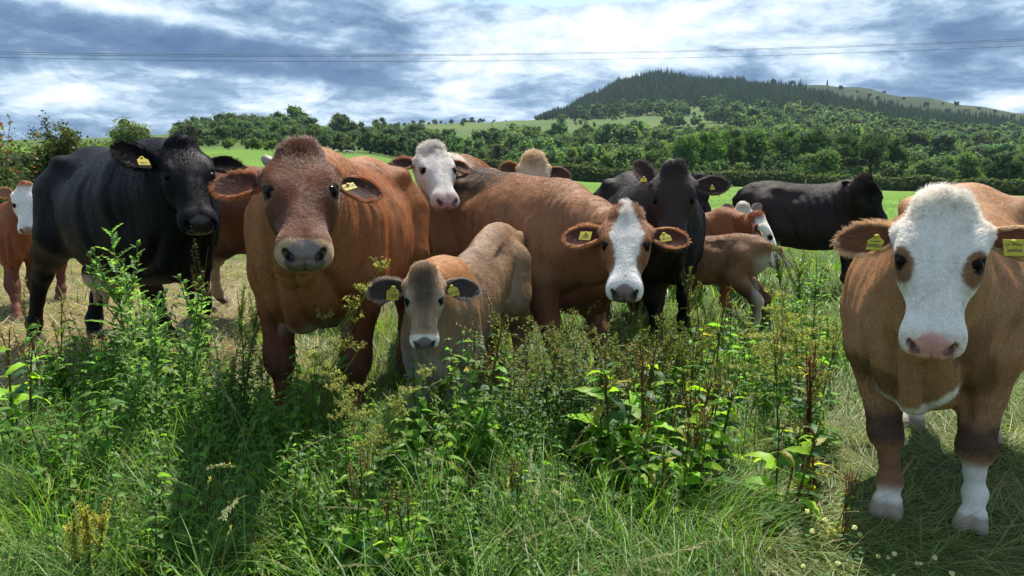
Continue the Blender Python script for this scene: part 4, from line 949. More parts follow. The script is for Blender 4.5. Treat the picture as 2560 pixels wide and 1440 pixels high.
def ground_z(x, y, rough=True):
    x = np.asarray(x, float); y = np.asarray(y, float)
    yy = np.maximum(y, 20); px = 1280 + FPX * x / yy
    fi = np.interp(y, _YD, np.arange(len(_YD))); fj = np.interp(px, PXC, np.arange(len(PXC)))
    i = np.minimum(fi.astype(int), len(_YD) - 2); j = np.minimum(fj.astype(int), len(PXC) - 2); a = fi - i; b = fj - j; b = b * b * (3 - 2 * b)
    z = (_T[i, j] * (1 - a) * (1 - b) + _T[i + 1, j] * a * (1 - b) + _T[i, j + 1] * (1 - a) * b + _T[i + 1, j + 1] * a * b)
    if rough:
        P = np.stack([x, y, 0 * x], -1).reshape(-1, 3)
        far = sstep(150, 700, y); n = vnoise(P, 1 / 60., 3, 3).reshape(np.shape(x)); n2 = vnoise(P, 1 / 1.3, 9, 2).reshape(np.shape(x))
        z = z + n * 3.0 * far + n2 * .02 * sstep(60, 20, y) * sstep(1.0, 4, y)
    return z

def grow_terrain():
    ys = np.concatenate([np.arange(-40, 0, 4), np.arange(0, 14, .3), np.geomspace(14, 2350, 320)])
    us = np.linspace(-1.3, 1.3, 420); us = np.sign(us) * np.abs(us) ** 1.15
    X = us[None] * (np.maximum(ys, 0)[:, None] * 1.0 + 30); Yg = np.broadcast_to(ys[:, None], X.shape)
    Z = ground_z(X, Yg)
    V = np.stack([X, Yg, Z], -1).reshape(-1, 3); n, m = X.shape
    i = np.arange(n - 1)[:, None] * m; j = np.arange(m - 1)[None]
    F = np.stack([i + j, i + j + 1, i + m + j + 1, i + m + j], -1).reshape(-1, 4)
    # what covers the land
    px, py = to_px(V); C = np.zeros((len(V), 3)); x, y = V[:, 0], V[:, 1]
    n1 = vnoise(V * [1, 1, 0], 1 / 90., 21, 3); n2 = vnoise(V * [1, 1, 0], 1 / 18., 22, 3); n3 = vnoise(V * [1, 1, 0], 1 / 1.6, 23, 3)
    C[:] = (.075, .165, .020)
    C = lerp(C, (.110, .200, .028), sstep(-.2, .4, n2) * .7)
    C = lerp(C, (.060, .120, .018), sstep(.05, .45, vnoise(V * [1, 1, 0], 1 / 6., 27, 3)) * .6); C = lerp(C, (.15, .21, .04), sstep(.15, .5, vnoise(V * [.3, 1, 0], 1 / 5., 28, 3)) * .5)
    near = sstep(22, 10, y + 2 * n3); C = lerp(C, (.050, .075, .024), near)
    straw = sstep(-.5, -2.0, x + .12 * y * 0 + .6 * n3) * sstep(3.5, 5, y) * sstep(14, 9, y); C = lerp(C, (.13, .105, .055), straw * .9)
    hill = sstep(180, 260, y); C = lerp(C, (.060, .105, .030), hill)
    past = sstep(-.25, .35, n1) * sstep(600, 760, y); C = lerp(C, (.090, .125, .035), past * .8)
    moor = (px > 1900) * sstep(900, 1000, y); C = lerp(C, (.020, .044, .018), moor * 1.0); C = lerp(C, (.014, .026, .014), moor * sstep(-.05, .25, n2) * .8); C = lerp(C, (.034, .056, .020), moor * sstep(.1, .4, n1) * .6); C = lerp(C, (.012, .024, .010), moor * sstep(.05, .3, vnoise(V * [1, 1, 0], 1 / 9., 25, 2)) * .6)  # moor darkened in its colour to carry cloud shade; noise adds patches
    C = lerp(C, (.045, .058, .020), (px > 2330) * sstep(1150, 1250, y) * .7)
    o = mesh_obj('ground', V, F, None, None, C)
    m_, t, out = new_mat('meadow'); a_ = t.add('ShaderNodeAttribute', attribute_name='Col'); g = t.add('ShaderNodeNewGeometry').outputs['Position']
    bs = t.add('ShaderNodeBsdfPrincipled'); bs.inputs['Roughness'].default_value = .9; bs.inputs['Specular IOR Level'].default_value = .1
    a = t.noise(g, 1.4, 6, .65); b = t.noise(g, 22, 4, .7); c = t.noise(t.vmath('MULTIPLY', g, (.2, 1, 1)), .35, 4, .6)
    col = t.mix(t.mrange(a, .3, .7, 0, .55), a_.outputs['Color'], t.mix(1.0, a_.outputs['Color'], (.50, .58, .45, 1), 'MULTIPLY'))
    col = t.mix(t.mrange(b, .35, .7, 0, .6), col, t.mix(1.0, a_.outputs['Color'], (1.35, 1.2, 1.1, 1), 'MULTIPLY'))
    col = t.mix(t.mrange(c, .4, .65, 0, .35), col, t.mix(1.0, a_.outputs['Color'], (1.3, 1.15, .8, 1), 'MULTIPLY'))
    t.put(bs.inputs['Base Color'], col)
    
    t.l.new(bs.outputs[0], out.inputs[0]); o.data.materials.append(m_)
    tag(o, kind='structure'); return o
grow_terrain()

def leaf_mat(name='foliage', trans=.35, rough=.5, spec=.35, tint=(1.0, 1.05, .45)):
    m, t, out = new_mat(name); a = t.add('ShaderNodeAttribute', attribute_name='Col').outputs['Color']
    bs = t.add('ShaderNodeBsdfPrincipled'); t.put(bs.inputs['Base Color'], a); bs.inputs['Roughness'].default_value = rough; bs.inputs['Specular IOR Level'].default_value = spec
    tr = t.add('ShaderNodeBsdfTranslucent'); t.put(tr.inputs[0], t.mix(1.0, t.mix(1.0, a, (*[c * 2.1 for c in tint], 1), 'MULTIPLY'), (1, 1, 1, 1), 'MULTIPLY'))
    mx = t.add('ShaderNodeMixShader'); mx.inputs[0].default_value = trans; t.l.new(bs.outputs[0], mx.inputs[1]); t.l.new(tr.outputs[0], mx.inputs[2]); t.l.new(mx.outputs[0], out.inputs[0]); return m
FARLEAF = leaf_mat('tree_leaves', .38, .7, .12, (1.0, 1.0, .4)); HERB = leaf_mat('herb_leaves', .50, .5, .26); GRASSM = leaf_mat('grass_blades', .35, .5, .35)
BARK = plain_mat('bark', (.075, .06, .045), .9, .1, noise=6)

# ---------------------------------------------------------------- trees
def cards(P, Nrm, size, r, col, aspect=.75):
    """one small tilted leaf-clump face per point"""
    n = len(P); d = Nrm + r.normal(0, .55, (n, 3)); d /= np.linalg.norm(d, axis=1, keepdims=True) + 1e-9
    a = np.cross(d, r.normal(0, 1, (n, 3))); a /= np.linalg.norm(a, axis=1, keepdims=True) + 1e-9; b = np.cross(d, a)
    s = np.broadcast_to(size, (n,))[:, None] * r.uniform(.6, 1.3, (n, 1))
    V = np.stack([P - a * s, P - b * s * aspect, P + a * s, P + b * s * aspect], 1).reshape(-1, 3)
    F = np.arange(4 * n).reshape(-1, 4); return V, F, np.repeat(col, 4, 0)

def ico(r_, seed=0):
    t = (1 + 5 ** .5) / 2
    V = np.array([(-1,t,0),(1,t,0),(-1,-t,0),(1,-t,0),(0,-1,t),(0,1,t),(0,-1,-t),(0,1,-t),(t,0,-1),(t,0,1),(-t,0,-1),(-t,0,1)], float); V /= np.linalg.norm(V[0])
    F = np.array([(0,11,5),(0,5,1),(0,1,7),(0,7,10),(0,10,11),(1,5,9),(5,11,4),(11,10,2),(10,7,6),(7,1,8),(3,9,4),(3,4,2),(3,2,6),(3,6,8),(3,8,9),(4,9,5),(2,4,11),(6,2,10),(8,6,7),(9,8,1)])
    return V * r_, F

def broad_crown(h, w, n, r, col, base=.22, card=None):
    """lobed broadleaf crown: returns bag; h total height, w crown width"""
    b = Bag(); k = 9 + int(w)
    k = min(k, 22); cz = h * (base + (1 - base) * .52); ch = h * (1 - base) * .5
    cen = []; rad = []
    for i in range(k):
        th = r.uniform(0, 2 * math.pi); ph = r.uniform(-.75, 1.0); q = math.sqrt(max(0, 1 - ph * ph * .8)); f = r.uniform(.45, .78)
        cen.append((math.cos(th) * q * w * .5 * f, math.sin(th) * q * w * .5 * f, cz + ph * ch * .72)); rad.append(w * r.uniform(.15, .25))
    cen.append((0, 0, cz)); rad.append(w * .30); cen = np.array(cen); rad = np.array(rad)
    pr = rad ** 2 / (rad ** 2).sum(); idx = r.choice(len(rad), n, p=pr)
    d = r.normal(0, 1, (n, 3)); d[:, 2] = d[:, 2] * .8 + .25; d /= np.linalg.norm(d, axis=1, keepdims=True)
    P = cen[idx] + d * rad[idx][:, None] * r.uniform(.80, 1.10, (n, 1)) * np.array([1, 1, .85])
    g = r.uniform(.75, 1.3, n) * (1 + .25 * r.normal(0, 1, len(rad))[idx] * .6)
    C = np.array(col)[None] * g[:, None]; C[:, 0] *= r.uniform(.85, 1.12, n)
    cs = card or w * .032 * (600 / n) ** .35
    b.add(*cards(P, d, cs, r, C))
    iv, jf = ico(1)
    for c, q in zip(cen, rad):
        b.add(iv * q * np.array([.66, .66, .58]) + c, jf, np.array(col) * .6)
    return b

def conifer_crown(h, w, n, r, col):
    b = Bag(); z = r.uniform(0, 1, n) ** .8; rr = (1 - z) * w * .5 * (.75 + .25 * np.sin(z * 40 + r.uniform(0, 6)))
    th = r.uniform(0, 2 * math.pi, n); rad = rr * r.uniform(.6, 1.08, n)
    P = np.stack([np.cos(th) * rad, np.sin(th) * rad, h * (.12 + .88 * z)], 1); d = np.stack([np.cos(th), np.sin(th), 0 * th + .5], 1)
    C = np.array(col)[None] * r.uniform(.7, 1.3, (n, 1)); b.add(*cards(P, d, w * .13 * (1.25 - z) * (60 / n) ** .3, r, C, .55))
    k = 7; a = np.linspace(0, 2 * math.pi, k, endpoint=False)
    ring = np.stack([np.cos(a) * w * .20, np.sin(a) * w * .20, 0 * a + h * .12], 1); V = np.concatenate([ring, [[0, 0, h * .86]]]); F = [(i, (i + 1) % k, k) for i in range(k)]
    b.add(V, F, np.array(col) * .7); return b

def wood():
    """woodland far off that reads as one mass, broadleaf below and conifers on the hill"""
    r = np.random.default_rng(3)
    protoB = []; protoC = []
    for i in range(7):
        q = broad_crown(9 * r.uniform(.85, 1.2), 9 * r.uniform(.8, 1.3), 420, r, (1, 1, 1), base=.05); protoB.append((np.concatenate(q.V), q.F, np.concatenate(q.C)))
        q2 = conifer_crown(13 * r.uniform(.8, 1.15), 5.8 * r.uniform(.8, 1.25), 90, r, (1, 1, 1)); protoC.append((np.concatenate(q2.V), q2.F, np.concatenate(q2.C)))
    protoL = []
    for i in range(6):
        q = broad_crown(9 * r.uniform(.85, 1.2), 9 * r.uniform(.8, 1.3), 150, r, (1, 1, 1), base=.05); protoL.append((np.concatenate(q.V), q.F, np.concatenate(q.C)))
    bags = {'b': Bag(), 'c': Bag()}
    N = 170000
    Y = 175 + (1420 - 175) * r.random(N) ** .85; px = r.uniform(-350, 2950, N); x = (px - 1280) / FPX * Y
    w_ = Y * 3300 / FPX; keep = r.random(N) < w_ / (1420 * 3300 / FPX) * 1.0
    Y, x, px = Y[keep], x[keep], px[keep]; z = ground_z(x, Y); _, py = to_px(np.stack([x, Y, z], 1))
    P3 = np.stack([x, Y, 0 * x], 1); cl = vnoise(P3, 1 / 45., 40, 3); cl2 = vnoise(P3, 1 / 120., 44, 2)
    kind = np.zeros(len(x), int)      # 1 broadleaf 2 conifer
    def inpoly(poly):
        poly = np.array(poly); c = np.zeros(len(px), bool); j = len(poly) - 1
        for i in range(len(poly)):
            (xi, yi), (xj, yj) = poly[i], poly[j]
            m = ((yi > py) != (yj > py)) & (px < (xj - xi) * (py - yi) / (yj - yi + 1e-9) + xi); c ^= m; j = i
        return c
    lower = inpoly([(1380, 470), (1100, 455), (900, 388), (900, 366), (990, 376), (1180, 384), (1400, 370), (1620, 356), (1800, 352), (1820, 334), (1960, 290), (2100, 300), (2300, 330), (2560, 356), (2950, 390), (2950, 480), (2560, 490), (1800, 475)])
    kind[lower & (cl > -.62)] = 1
    lefthill = inpoly([(450, 374), (455, 345), (560, 330), (760, 322), (800, 342), (880, 350), (1000, 355), (1120, 366), (900, 392), (600, 380)]) & (Y < 620) & (Y > 230)
    kind[lefthill & (cl > -.75)] = 1
    fieldcut = inpoly([(780, 348), (890, 330), (905, 346), (820, 362)]) & (Y < 620) & (Y > 400); kind[fieldcut] = 0
    mid = inpoly([(1330, 330), (1480, 300), (1560, 318), (1640, 322), (1800, 318), (1960, 285), (1850, 245), (1640, 265), (1560, 275), (1450, 300)]) & (Y > 650)
    kind[mid & (cl > .08)] = 1
    summit = inpoly([(1315, 312), (1400, 270), (1480, 235), (1560, 195), (1640, 180), (1800, 195), (1850, 215), (1960, 255), (1760, 268), (1560, 278), (1450, 298)])
    kind[summit] = 2
    strip = inpoly([(1800, 205), (1850, 216), (1960, 222), (2050, 238), (2120, 262), (2250, 280), (2400, 299), (2560, 320), (2950, 350), (2950, 392), (2560, 356), (2300, 335), (2100, 303), (1960, 292), (1850, 290), (1780, 262)])
    kind[strip & (Y > 500)] = 2
    kind[(kind == 1) & lefthill & (cl2 > .15) & (Y > 430)] = 2
    hedgel = (np.abs(cl) < .035) & (kind == 0) & (Y > 620) & (px > 900) & (px < 1900) & (py > 285); kind[hedgel] = 3
    for fp in ([(990, 345), (1080, 322), (1310, 302), (1430, 298), (1390, 320), (1190, 356), (1120, 352)], [(1530, 304), (1600, 288), (1760, 292), (1750, 314), (1550, 322)], [(1630, 326), (1810, 320), (1810, 342), (1650, 342)]): kind[inpoly(fp) & (Y > 600)] = 0
    kind[(px < 1250) & (Y < 230)] = 0
    gap = {1: .62, 2: .85, 3: 1}; use = (kind > 0)
    sel = np.where(use)[0]
    # thin out by distance so the crowns just touch
    dens = np.where(kind[sel] == 2, 1.0, np.where((px[sel] < 1200) & (Y[sel] > 240), .55, .30)); sel = sel[r.random(len(sel)) < dens]
    cnt = {1: 0, 2: 0}
    for i in sel:
        k = kind[i]; far = Y[i] > 520
        s = r.uniform(.55, 1.30) * r.uniform(.8, 1.15) * (1.0 if k != 3 else .45) * (1.0 + .2 * cl[i]) * (.62 if Y[i] < 330 else .75 if px[i] < 1200 and Y[i] < 420 else 1.0) * (1.0 if lefthill[i] else 1.22)
        if k == 2:
            V, F, C = protoC[r.integers(7)]; col = np.array((.030, .060, .040)) * r.uniform(.7, 1.35); s *= .80 * (.55 + .45 * float(sstep(1310, 1500, px[i]))); bag = bags['c']
        else:
            V, F, C = (protoL if far else protoB)[r.integers(6)]
            col = np.array((.100, .160, .060)) * r.uniform(.55, 1.5); col[0] *= r.uniform(.75, 1.15); bag = bags['b']
            if lefthill[i]: col *= np.array([.85, .85, .9])
        a = r.uniform(0, 2 * math.pi); ca, sa = math.cos(a), math.sin(a)
        Vr = np.stack([V[:, 0] * ca - V[:, 1] * sa, V[:, 0] * sa + V[:, 1] * ca, V[:, 2] * r.uniform(.85, 1.15)], 1) * s + np.array([x[i], Y[i], z[i] - .6])
        off = bag.n
        bag.V.append(Vr)
        for f_ in F: bag.F.append(f_ + off)
        bag.n += len(Vr); bag.C.append(C * col); cnt[2 if k == 2 else 1] += 1
    print('wood trees', cnt)
    o = bags['b'].build('broadleaf_wood', FARLEAF, smooth=False); tag(o, 'mixed green broadleaf woodland covering the lower hillside', 'woodland', kind='stuff')
    o = bags['c'].build('conifer_wood', FARLEAF, smooth=False); tag(o, 'dark conifer plantation over the hill top', 'woodland', kind='stuff')
    # a few bushes on the open moor, each its own thing
    iv, jf = ico(1); bb = broad_crown(4, 5, 60, r, (.035, .055, .022), base=0); me = None
    BP = [(1870, 203), (1915, 202), (1960, 208), (2150, 243), (2170, 250), (2205, 262), (2235, 250), (2290, 268), (2330, 262), (2345, 285), (2390, 280), (2420, 275), (2460, 282), (2505, 296), (2540, 302), (2120, 232), (2080, 224), (2133, 262), (2185, 236), (2260, 277), (2310, 290), (2365, 266), (2440, 297), (2480, 306), (1990, 228)]; BX = [p[0] for p in BP]
    for k, (bx, by) in enumerate(BP):
        # walk outwards until the ground meets the sight line
        ys = np.linspace(900, 1330, 200); xs = (bx - 1280) / FPX * ys; zz = ground_z(xs, ys); _, pp = to_px(np.stack([xs, ys, zz], 1)); i = int(np.argmin(np.abs(pp - by)))
        if me is None:
            o = bb.build('hill_bush', FARLEAF, smooth=False); me = o.data
        else: o = bpy.data.objects.new('hill_bush', me); COL.objects.link(o)
        o.location = (xs[i], ys[i], zz[i] - .5); s = r.uniform(.8, 1.9); o.scale = (s * 1.3, s, s * 1.1); o.rotation_euler[2] = r.uniform(0, 6)
        tag(o, f'{ORD[sorted(BX).index(bx)]} small dark bush from the left on the open hill slope', 'bush', 'bushes on the open hill slope')
wood()

def tree(name, px, Y, h, w, col, label, n=1800, group=None, base=.18, cat='tree', trunk_r=None, seed=None, dx=0):
    r = np.random.default_rng(seed or int(px * 7 + Y)); x = (px - 1280) / FPX * Y; z = float(ground_z(np.array([x]), np.array([float(Y)]))[0])
    root = empty(name, (x, Y, z)); tag(root, label, cat, group); col = tuple(c * 1.7 for c in col)
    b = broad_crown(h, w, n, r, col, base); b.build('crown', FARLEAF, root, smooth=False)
    tb = Bag(); tr_ = trunk_r or h * .028
    V, F = tube([(0, 0, -.3), (r.normal(0, .05), 0, h * .15), (r.normal(0, .15), r.normal(0, .1), h * .4), (r.normal(0, .2), 0, h * .75)], [tr_ * 1.3, tr_, tr_ * .75, tr_ * .2], 8); tb.add(V, F, (1, 1, 1))
    for k in range(7):
        a = r.uniform(0, 6.28); z0 = h * r.uniform(.2, .5); e = np.array([math.cos(a) * w * .36, math.sin(a) * w * .36, z0 + h * r.uniform(.12, .3)])
        V, F = tube([(0, 0, z0), e * [.5, .5, 1] * .5 + np.array([0, 0, z0 * .5]), e], [tr_ * .5, tr_ * .35, tr_ * .08], 6); tb.add(V, F, (1, 1, 1))
    tb.build('trunk', BARK, root); return root

G1 = 'broadleaf trees along the foot of the wood'
for i, (px, Y, h, w, col) in enumerate([
    (1420, 235, 7, 7, (.045, .08, .022)), (1497, 225, 6.5, 8, (.05, .09, .024)), (1565, 230, 8, 9, (.035, .065, .02)), (1640, 215, 8.5, 9, (.04, .075, .02)),
    (1712, 205, 12.5, 10, (.05, .10, .022)), (1768, 210, 13.5, 10, (.055, .11, .024)), (1820, 220, 14.5, 10, (.04, .08, .02)), (1885, 212, 14.8, 11, (.045, .085, .02)), (1950, 216, 14.8, 11, (.035, .07, .018)),
    (2025, 205, 14.5, 11, (.03, .06, .018)), (2095, 210, 14.2, 10, (.034, .062, .018)), (2165, 205, 13.6, 10, (.032, .06, .018)), (2222, 212, 13.2, 9, (.028, .052, .016)),
    (2390, 200, 8.5, 10, (.045, .08, .022)), (2545, 205, 9, 9, (.05, .085, .024))]):
    W = ['leftmost', 'second', 'third', 'fourth', 'fifth', 'sixth', 'seventh', 'eighth', 'ninth', 'tenth', 'eleventh', 'twelfth', 'thirteenth', 'fourteenth', 'rightmost'][i]
    tree('broadleaf_tree', px, Y, h, w, col, f'{W} tree from the left in the row at the foot of the wood', 2600, G1, base=.12)
tree('round_tree', 2040, 172, 7.8, 9.5, (.05, .085, .03), 'pale green rounded tree standing out in front of the dark wood', 2600, base=.08)
tree('dark_tree', 2487, 165, 8.6, 8.2, (.022, .042, .016), 'dark rounded tree standing alone by the hedge at far right', 2400, base=.08)
tree('field_tree', 2322, 170, 6.6, 9.5, (.045, .075, .03), 'grey green spreading tree left of the dark lone tree', 2200, base=.08)
tree('willow_tree', 346, 170, 6.6, 9.8, (.075, .105, .035), 'pale green round tree on the left skyline above the black cow', 2600, base=.02)
tree('hilltop_tree', 862, 440, 12.0, 13, (.022, .045, .020), 'dark domed tree at the right end of the wooded left hill', 1500, base=.08)
tree('skyline_tree', 957, 430, 12.0, 10, (.035, .060, .028), 'thin topped tree breaking the skyline right of the domed tree', 700, base=.2)
for i, (px, Y, h, w) in enumerate([(640, 145, 2.6, 4.2), (690, 150, 2.2, 3.6), (585, 150, 2.3, 3.6), (1395, 150, 2.4, 5)]):
    tree('field_bush', px, Y, h, w, (.07, .10, .03), ['olive bush on the far field edge right of the next bush', 'small olive bush nearest the chestnut cow on the far field edge', 'olive bush beside the grey ear of the black cow', 'low bush in the field hedge above the curly blond poll'][i], 500, base=.0, cat='bush')

def hedge(name, pts, h, w, col, label, n, seed, twig=0, card=.16):
    """hedge along a line of (x, y) points: leaf faces over a lumpy ridge"""
    col = tuple(c * 1.6 for c in col); r = np.random.default_rng(seed); pts = np.array(pts, float); seg = np.linalg.norm(np.diff(pts, axis=0), axis=1); cum = np.concatenate([[0], np.cumsum(seg)])
    t = r.uniform(0, cum[-1], n); c = np.stack([np.interp(t, cum, pts[:, 0]), np.interp(t, cum, pts[:, 1])], 1)
    k = np.clip(np.searchsorted(cum, t) - 1, 0, len(seg) - 1); dv = np.diff(pts, axis=0)[k] / seg[k][:, None]; nv = np.stack([-dv[:, 1], dv[:, 0]], 1)
    hh = h * (1 + .16 * vnoise(np.stack([t, 0 * t, 0 * t], 1), 1 / 5., seed, 3) * 1.6); th = r.uniform(0, math.pi, n); q = r.uniform(.75, 1.05, n)
    lat = np.cos(th) * w * .5 * q; up = np.sin(th) ** .6 * hh * q
    P = np.stack([c[:, 0] + nv[:, 0] * lat, c[:, 1] + nv[:, 1] * lat, 0 * t], 1); P[:, 2] = ground_z(P[:, 0], P[:, 1]) + np.maximum(up, 0) * r.uniform(.35, 1, n) ** .35
    N = np.stack([nv[:, 0] * np.cos(th), nv[:, 1] * np.cos(th), np.sin(th)], 1)
    C = np.array(col)[None] * r.uniform(.6, 1.4, (n, 1)) * (1 + .3 * vnoise(P, 1 / 2.5, seed + 4, 2))[:, None]; C[:, 0] *= 1 + .5 * np.maximum(0, vnoise(P, 1 / 1.5, seed + 7, 2))
    b = Bag(); b.add(*cards(P, N, card, r, C))
    m = int(cum[-1] / (w * .5)) + 2; tt = np.linspace(0, cum[-1], m); cc = np.stack([np.interp(tt, cum, pts[:, 0]), np.interp(tt, cum, pts[:, 1])], 1)
    hz = ground_z(cc[:, 0], cc[:, 1]); hc = h * (1 + .16 * vnoise(np.stack([tt, 0 * tt, 0 * tt], 1), 1 / 5., seed, 3) * 1.6)
    kk = np.clip(np.searchsorted(cum, tt) - 1, 0, len(seg) - 1); d2 = np.diff(pts, axis=0)[kk] / seg[kk][:, None]; n2 = np.stack([-d2[:, 1], d2[:, 0]], 1)
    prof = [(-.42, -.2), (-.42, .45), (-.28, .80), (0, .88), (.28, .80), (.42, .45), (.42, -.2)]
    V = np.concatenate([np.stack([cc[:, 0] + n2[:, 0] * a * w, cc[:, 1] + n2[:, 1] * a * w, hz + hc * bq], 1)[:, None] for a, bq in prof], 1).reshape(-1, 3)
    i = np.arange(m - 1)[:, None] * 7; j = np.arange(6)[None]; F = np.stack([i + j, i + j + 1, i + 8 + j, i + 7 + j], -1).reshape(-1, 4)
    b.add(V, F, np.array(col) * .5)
    root = empty(name, (0, 0, 0)); tag(root, label, 'hedge')
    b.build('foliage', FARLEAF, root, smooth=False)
    return root
def pl(px, Y): return ((px - 1280) / FPX * Y, Y)
hedge('field_hedge', [pl(1180, 152), pl(1450, 150), pl(1700, 148), pl(2000, 145)], 3.2, 3.4, (.035, .055, .020), 'clipped dark hedge along the far edge of the bright field, left length', 13000, 5, card=.30)
hedge('field_hedge', [pl(2010, 145), pl(2240, 140), pl(2600, 132), pl(3100, 125)], 2.9, 3.4, (.038, .058, .022), 'hedge along the far edge of the field running off at right', 13000, 6, card=.30)

# near hedge at the left edge, with its thorn tree and tall shoots
hedge('bramble_hedge', [(-16, 10), (-10.2, 13), (-9.6, 17), (-12, 24), (-17, 34)], 2.0, 2.4, (.042, .072, .020), 'tall overgrown olive hedge at the left edge behind the cattle', 60000, 8, card=.045)
def shoots(px0, px1, Y, z0, z1, n, name, label, seed, red=.4):
    r = np.random.default_rng(seed); x0, x1 = (px0 - 1280) / FPX * Y, (px1 - 1280) / FPX * Y; b = Bag(); lb = Bag(); mid = (x0 + x1) / 2
    for k in range(n):
        x = r.uniform(x0, x1) - mid; y = r.normal(0, .3); h = r.uniform(z0, z1); p = np.array([(x, y, 0.0), (x + r.normal(0, .03), y, h * .6), (x + r.normal(0, .08), y, h)])
        V, F = tube(p, [.006, .004, .002], 4); b.add(V, F, (.09, .06, .04))
        m = 16; t = r.uniform(.60, 1.02, m); P = np.stack([np.interp(t, [0, .6, 1], p[:, i]) for i in range(3)], 1) + r.normal(0, .028, (m, 3))
        C = np.where(r.random((m, 1)) < red, np.array([[.16, .05, .035]]), np.array([[.07, .085, .025]])) * r.uniform(.7, 1.3, (m, 1)); lb.add(*cards(P, r.normal(0, 1, (m, 3)), .030, r, C))
    root = empty(name, (mid, Y, 0)); tag(root, label, 'shrub'); b.build('stem', HERB, root); lb.build('foliage', HERB, root, smooth=False)
shoots(-20, 70, 11.6, 1.9, 2.35, 16, 'hedge_shoots', 'reddish leafy shoots rising above the left end of the hedge', 3)
def thorn():
    r = np.random.default_rng(12); Y = 15.0; x = (155 - 1280) / FPX * Y; root = empty('thorn_tree', (x, Y, 0)); tag(root, 'gnarled thorn tree with bare twisting twigs above the left hedge', 'tree')
    b = Bag(); lb = Bag()
    def br(p, d, L, rad, lv):
        q = [p]
        for i in range(4):
            d = d + r.normal(0, .22, 3) + np.array([0, 0, -.02 * lv]); d /= np.linalg.norm(d); q.append(q[-1] + d * L / 4)
        V, F = tube(q, np.linspace(rad, rad * .45, 5), 5); b.add(V, F, (.06, .05, .04))
        if lv >= 2:
            m = 22 if r.random() < .8 else 4; P = np.array(q)[r.integers(1, 5, m)] + r.normal(0, .06, (m, 3)); lb.add(*cards(P, r.normal(0, 1, (m, 3)), .028, r, np.array([[.05, .065, .022]]) * r.uniform(.6, 1.4, (m, 1))))
        if lv < 3:
            for k in range(4 if lv < 2 else 3): br(q[2 + k % 3], d + r.normal(0, .75, 3) * [1, .6, .5], L * r.uniform(.5, .75), rad * .5, lv + 1)
    for k in range(5): br(np.array([0, 0, 1.2]), np.array([r.normal(0, .8), 0, 1.0]), .62, .035, 0)
    V, F = tube([(0, 0, -.1), (.05, 0, .7), (0, 0, 1.25)], [.09, .07, .05], 7); b.add(V, F, (.06, .05, .04))
    b.build('trunk', BARK, root); lb.build('foliage', HERB, root, smooth=False)
thorn()

# ---------------------------------------------------------------- monument, wires, birds, sheep
def monument():
    Y = 1296.; x = (2046 - 1280) / FPX * Y; z = float(ground_z(np.array([x]), np.array([Y]))[0])
    b = Bag()
    for (z0, z1, a, c) in [(-.5, 1.2, 3.4, 3.2), (1.2, 2.0, 2.9, 2.8), (2.0, 7.4, 2.3, 1.5), (7.4, 8.2, 1.7, 1.6), (8.2, 10.2, 1.5, .15)]:
        V = [(sx * q, sy * q, zz) for zz, q in ((z0, a / 2), (z1, c / 2)) for sx, sy in ((-1, -1), (1, -1), (1, 1), (-1, 1))]
        b.add(V, [(0, 1, 5, 4), (1, 2, 6, 5), (2, 3, 7, 6), (3, 0, 4, 7), (4, 5, 6, 7), (3, 2, 1, 0)], (1, 1, 1))
    o = b.build('stone_monument', plain_mat('stone', (.17, .16, .15), .9, .1, noise=1), smooth=False); o.location = (x, Y, z); tag(o, 'small stone tower monument standing on the open hill ridge', 'monument')
monument()
def wire(name, pts, Y, label, rad=.011):
    xs = np.linspace(pts[0][0], pts[-1][0], 60); c = np.polyfit([p[0] for p in pts], [p[1] for p in pts], 2); P = np.array([at(x, np.polyval(c, x), Y + (x - 1280) / 2560 * 8) for x in xs])
    V, F = tube(P, rad, 5); o = mesh_obj(name, V, F, plain_mat('cable', (.03, .03, .035), .5, .4)); tag(o, label, 'cable', 'overhead power cables')
wire('power_cable', [(-500, 117), (1100, 136), (2560, 97), (3000, 75)], 46, 'uppermost thin power cable strung across the whole sky')
wire('power_cable', [(-500, 124), (1100, 139), (2560, 101), (3000, 80)], 47, 'middle power cable, just under the uppermost one')
wire('power_cable', [(-500, 128), (1100, 153), (2560, 115), (3000, 92)], 45, 'lowest of the three power cables crossing the sky')
def bird(px, py, Y, s, flap, label):
    p = at(px, py, Y); b = Bag(); V, F = tube([(-.18, 0, 0), (-.1, 0, .01), (.02, 0, .01), (.13, 0, 0), (.2, 0, -.005)], [.005, .04, .05, .03, .004], 7); b.add(V, F, (1, 1, 1))
    root = mesh_obj('bird', np.concatenate(b.V) * s, np.concatenate(b.F), plain_mat('feather', (.02, .02, .022), .6, .3)); root.location = p; root.rotation_euler = (0, .1, flap * 3)
    for sd in (1, -1):
        W = np.array([(.08, 0, .02), (-.06, 0, .02), (.06, sd * .18, .02 + flap * .12), (-.08, sd * .17, .02 + flap * .12), (-.02, sd * .40, .02 + flap * .10), (-.07, sd * .36, .02 + flap * .1)])
        W2 = np.concatenate([W, W - [0, 0, .008]]); F = [(0, 2, 3, 1), (2, 4, 5, 3), (6, 7, 9, 8), (8, 9, 11, 10), (0, 6, 8, 2), (2, 8, 10, 4), (1, 3, 9, 7), (3, 5, 11, 9), (4, 10, 11, 5), (0, 1, 7, 6)]
        mesh_obj('wing', W2 * s, F, plain_mat('feather', (.02, .02, .022), .6, .3), root)
    tag(root, label, 'bird', 'small dark birds in the sky')
bird(829, 55, 60, .40, .9, 'left one of two tiny dark birds high in the sky'); bird(866, 63, 60, .38, .4, 'right one of two tiny dark birds high in the sky')
bird(107, 289, 60, .36, .7, 'tiny bird low in the sky above the left hedge'); bird(988, 266, 60, .28, .6, 'tiny bird low in the sky right of the wooded hill')
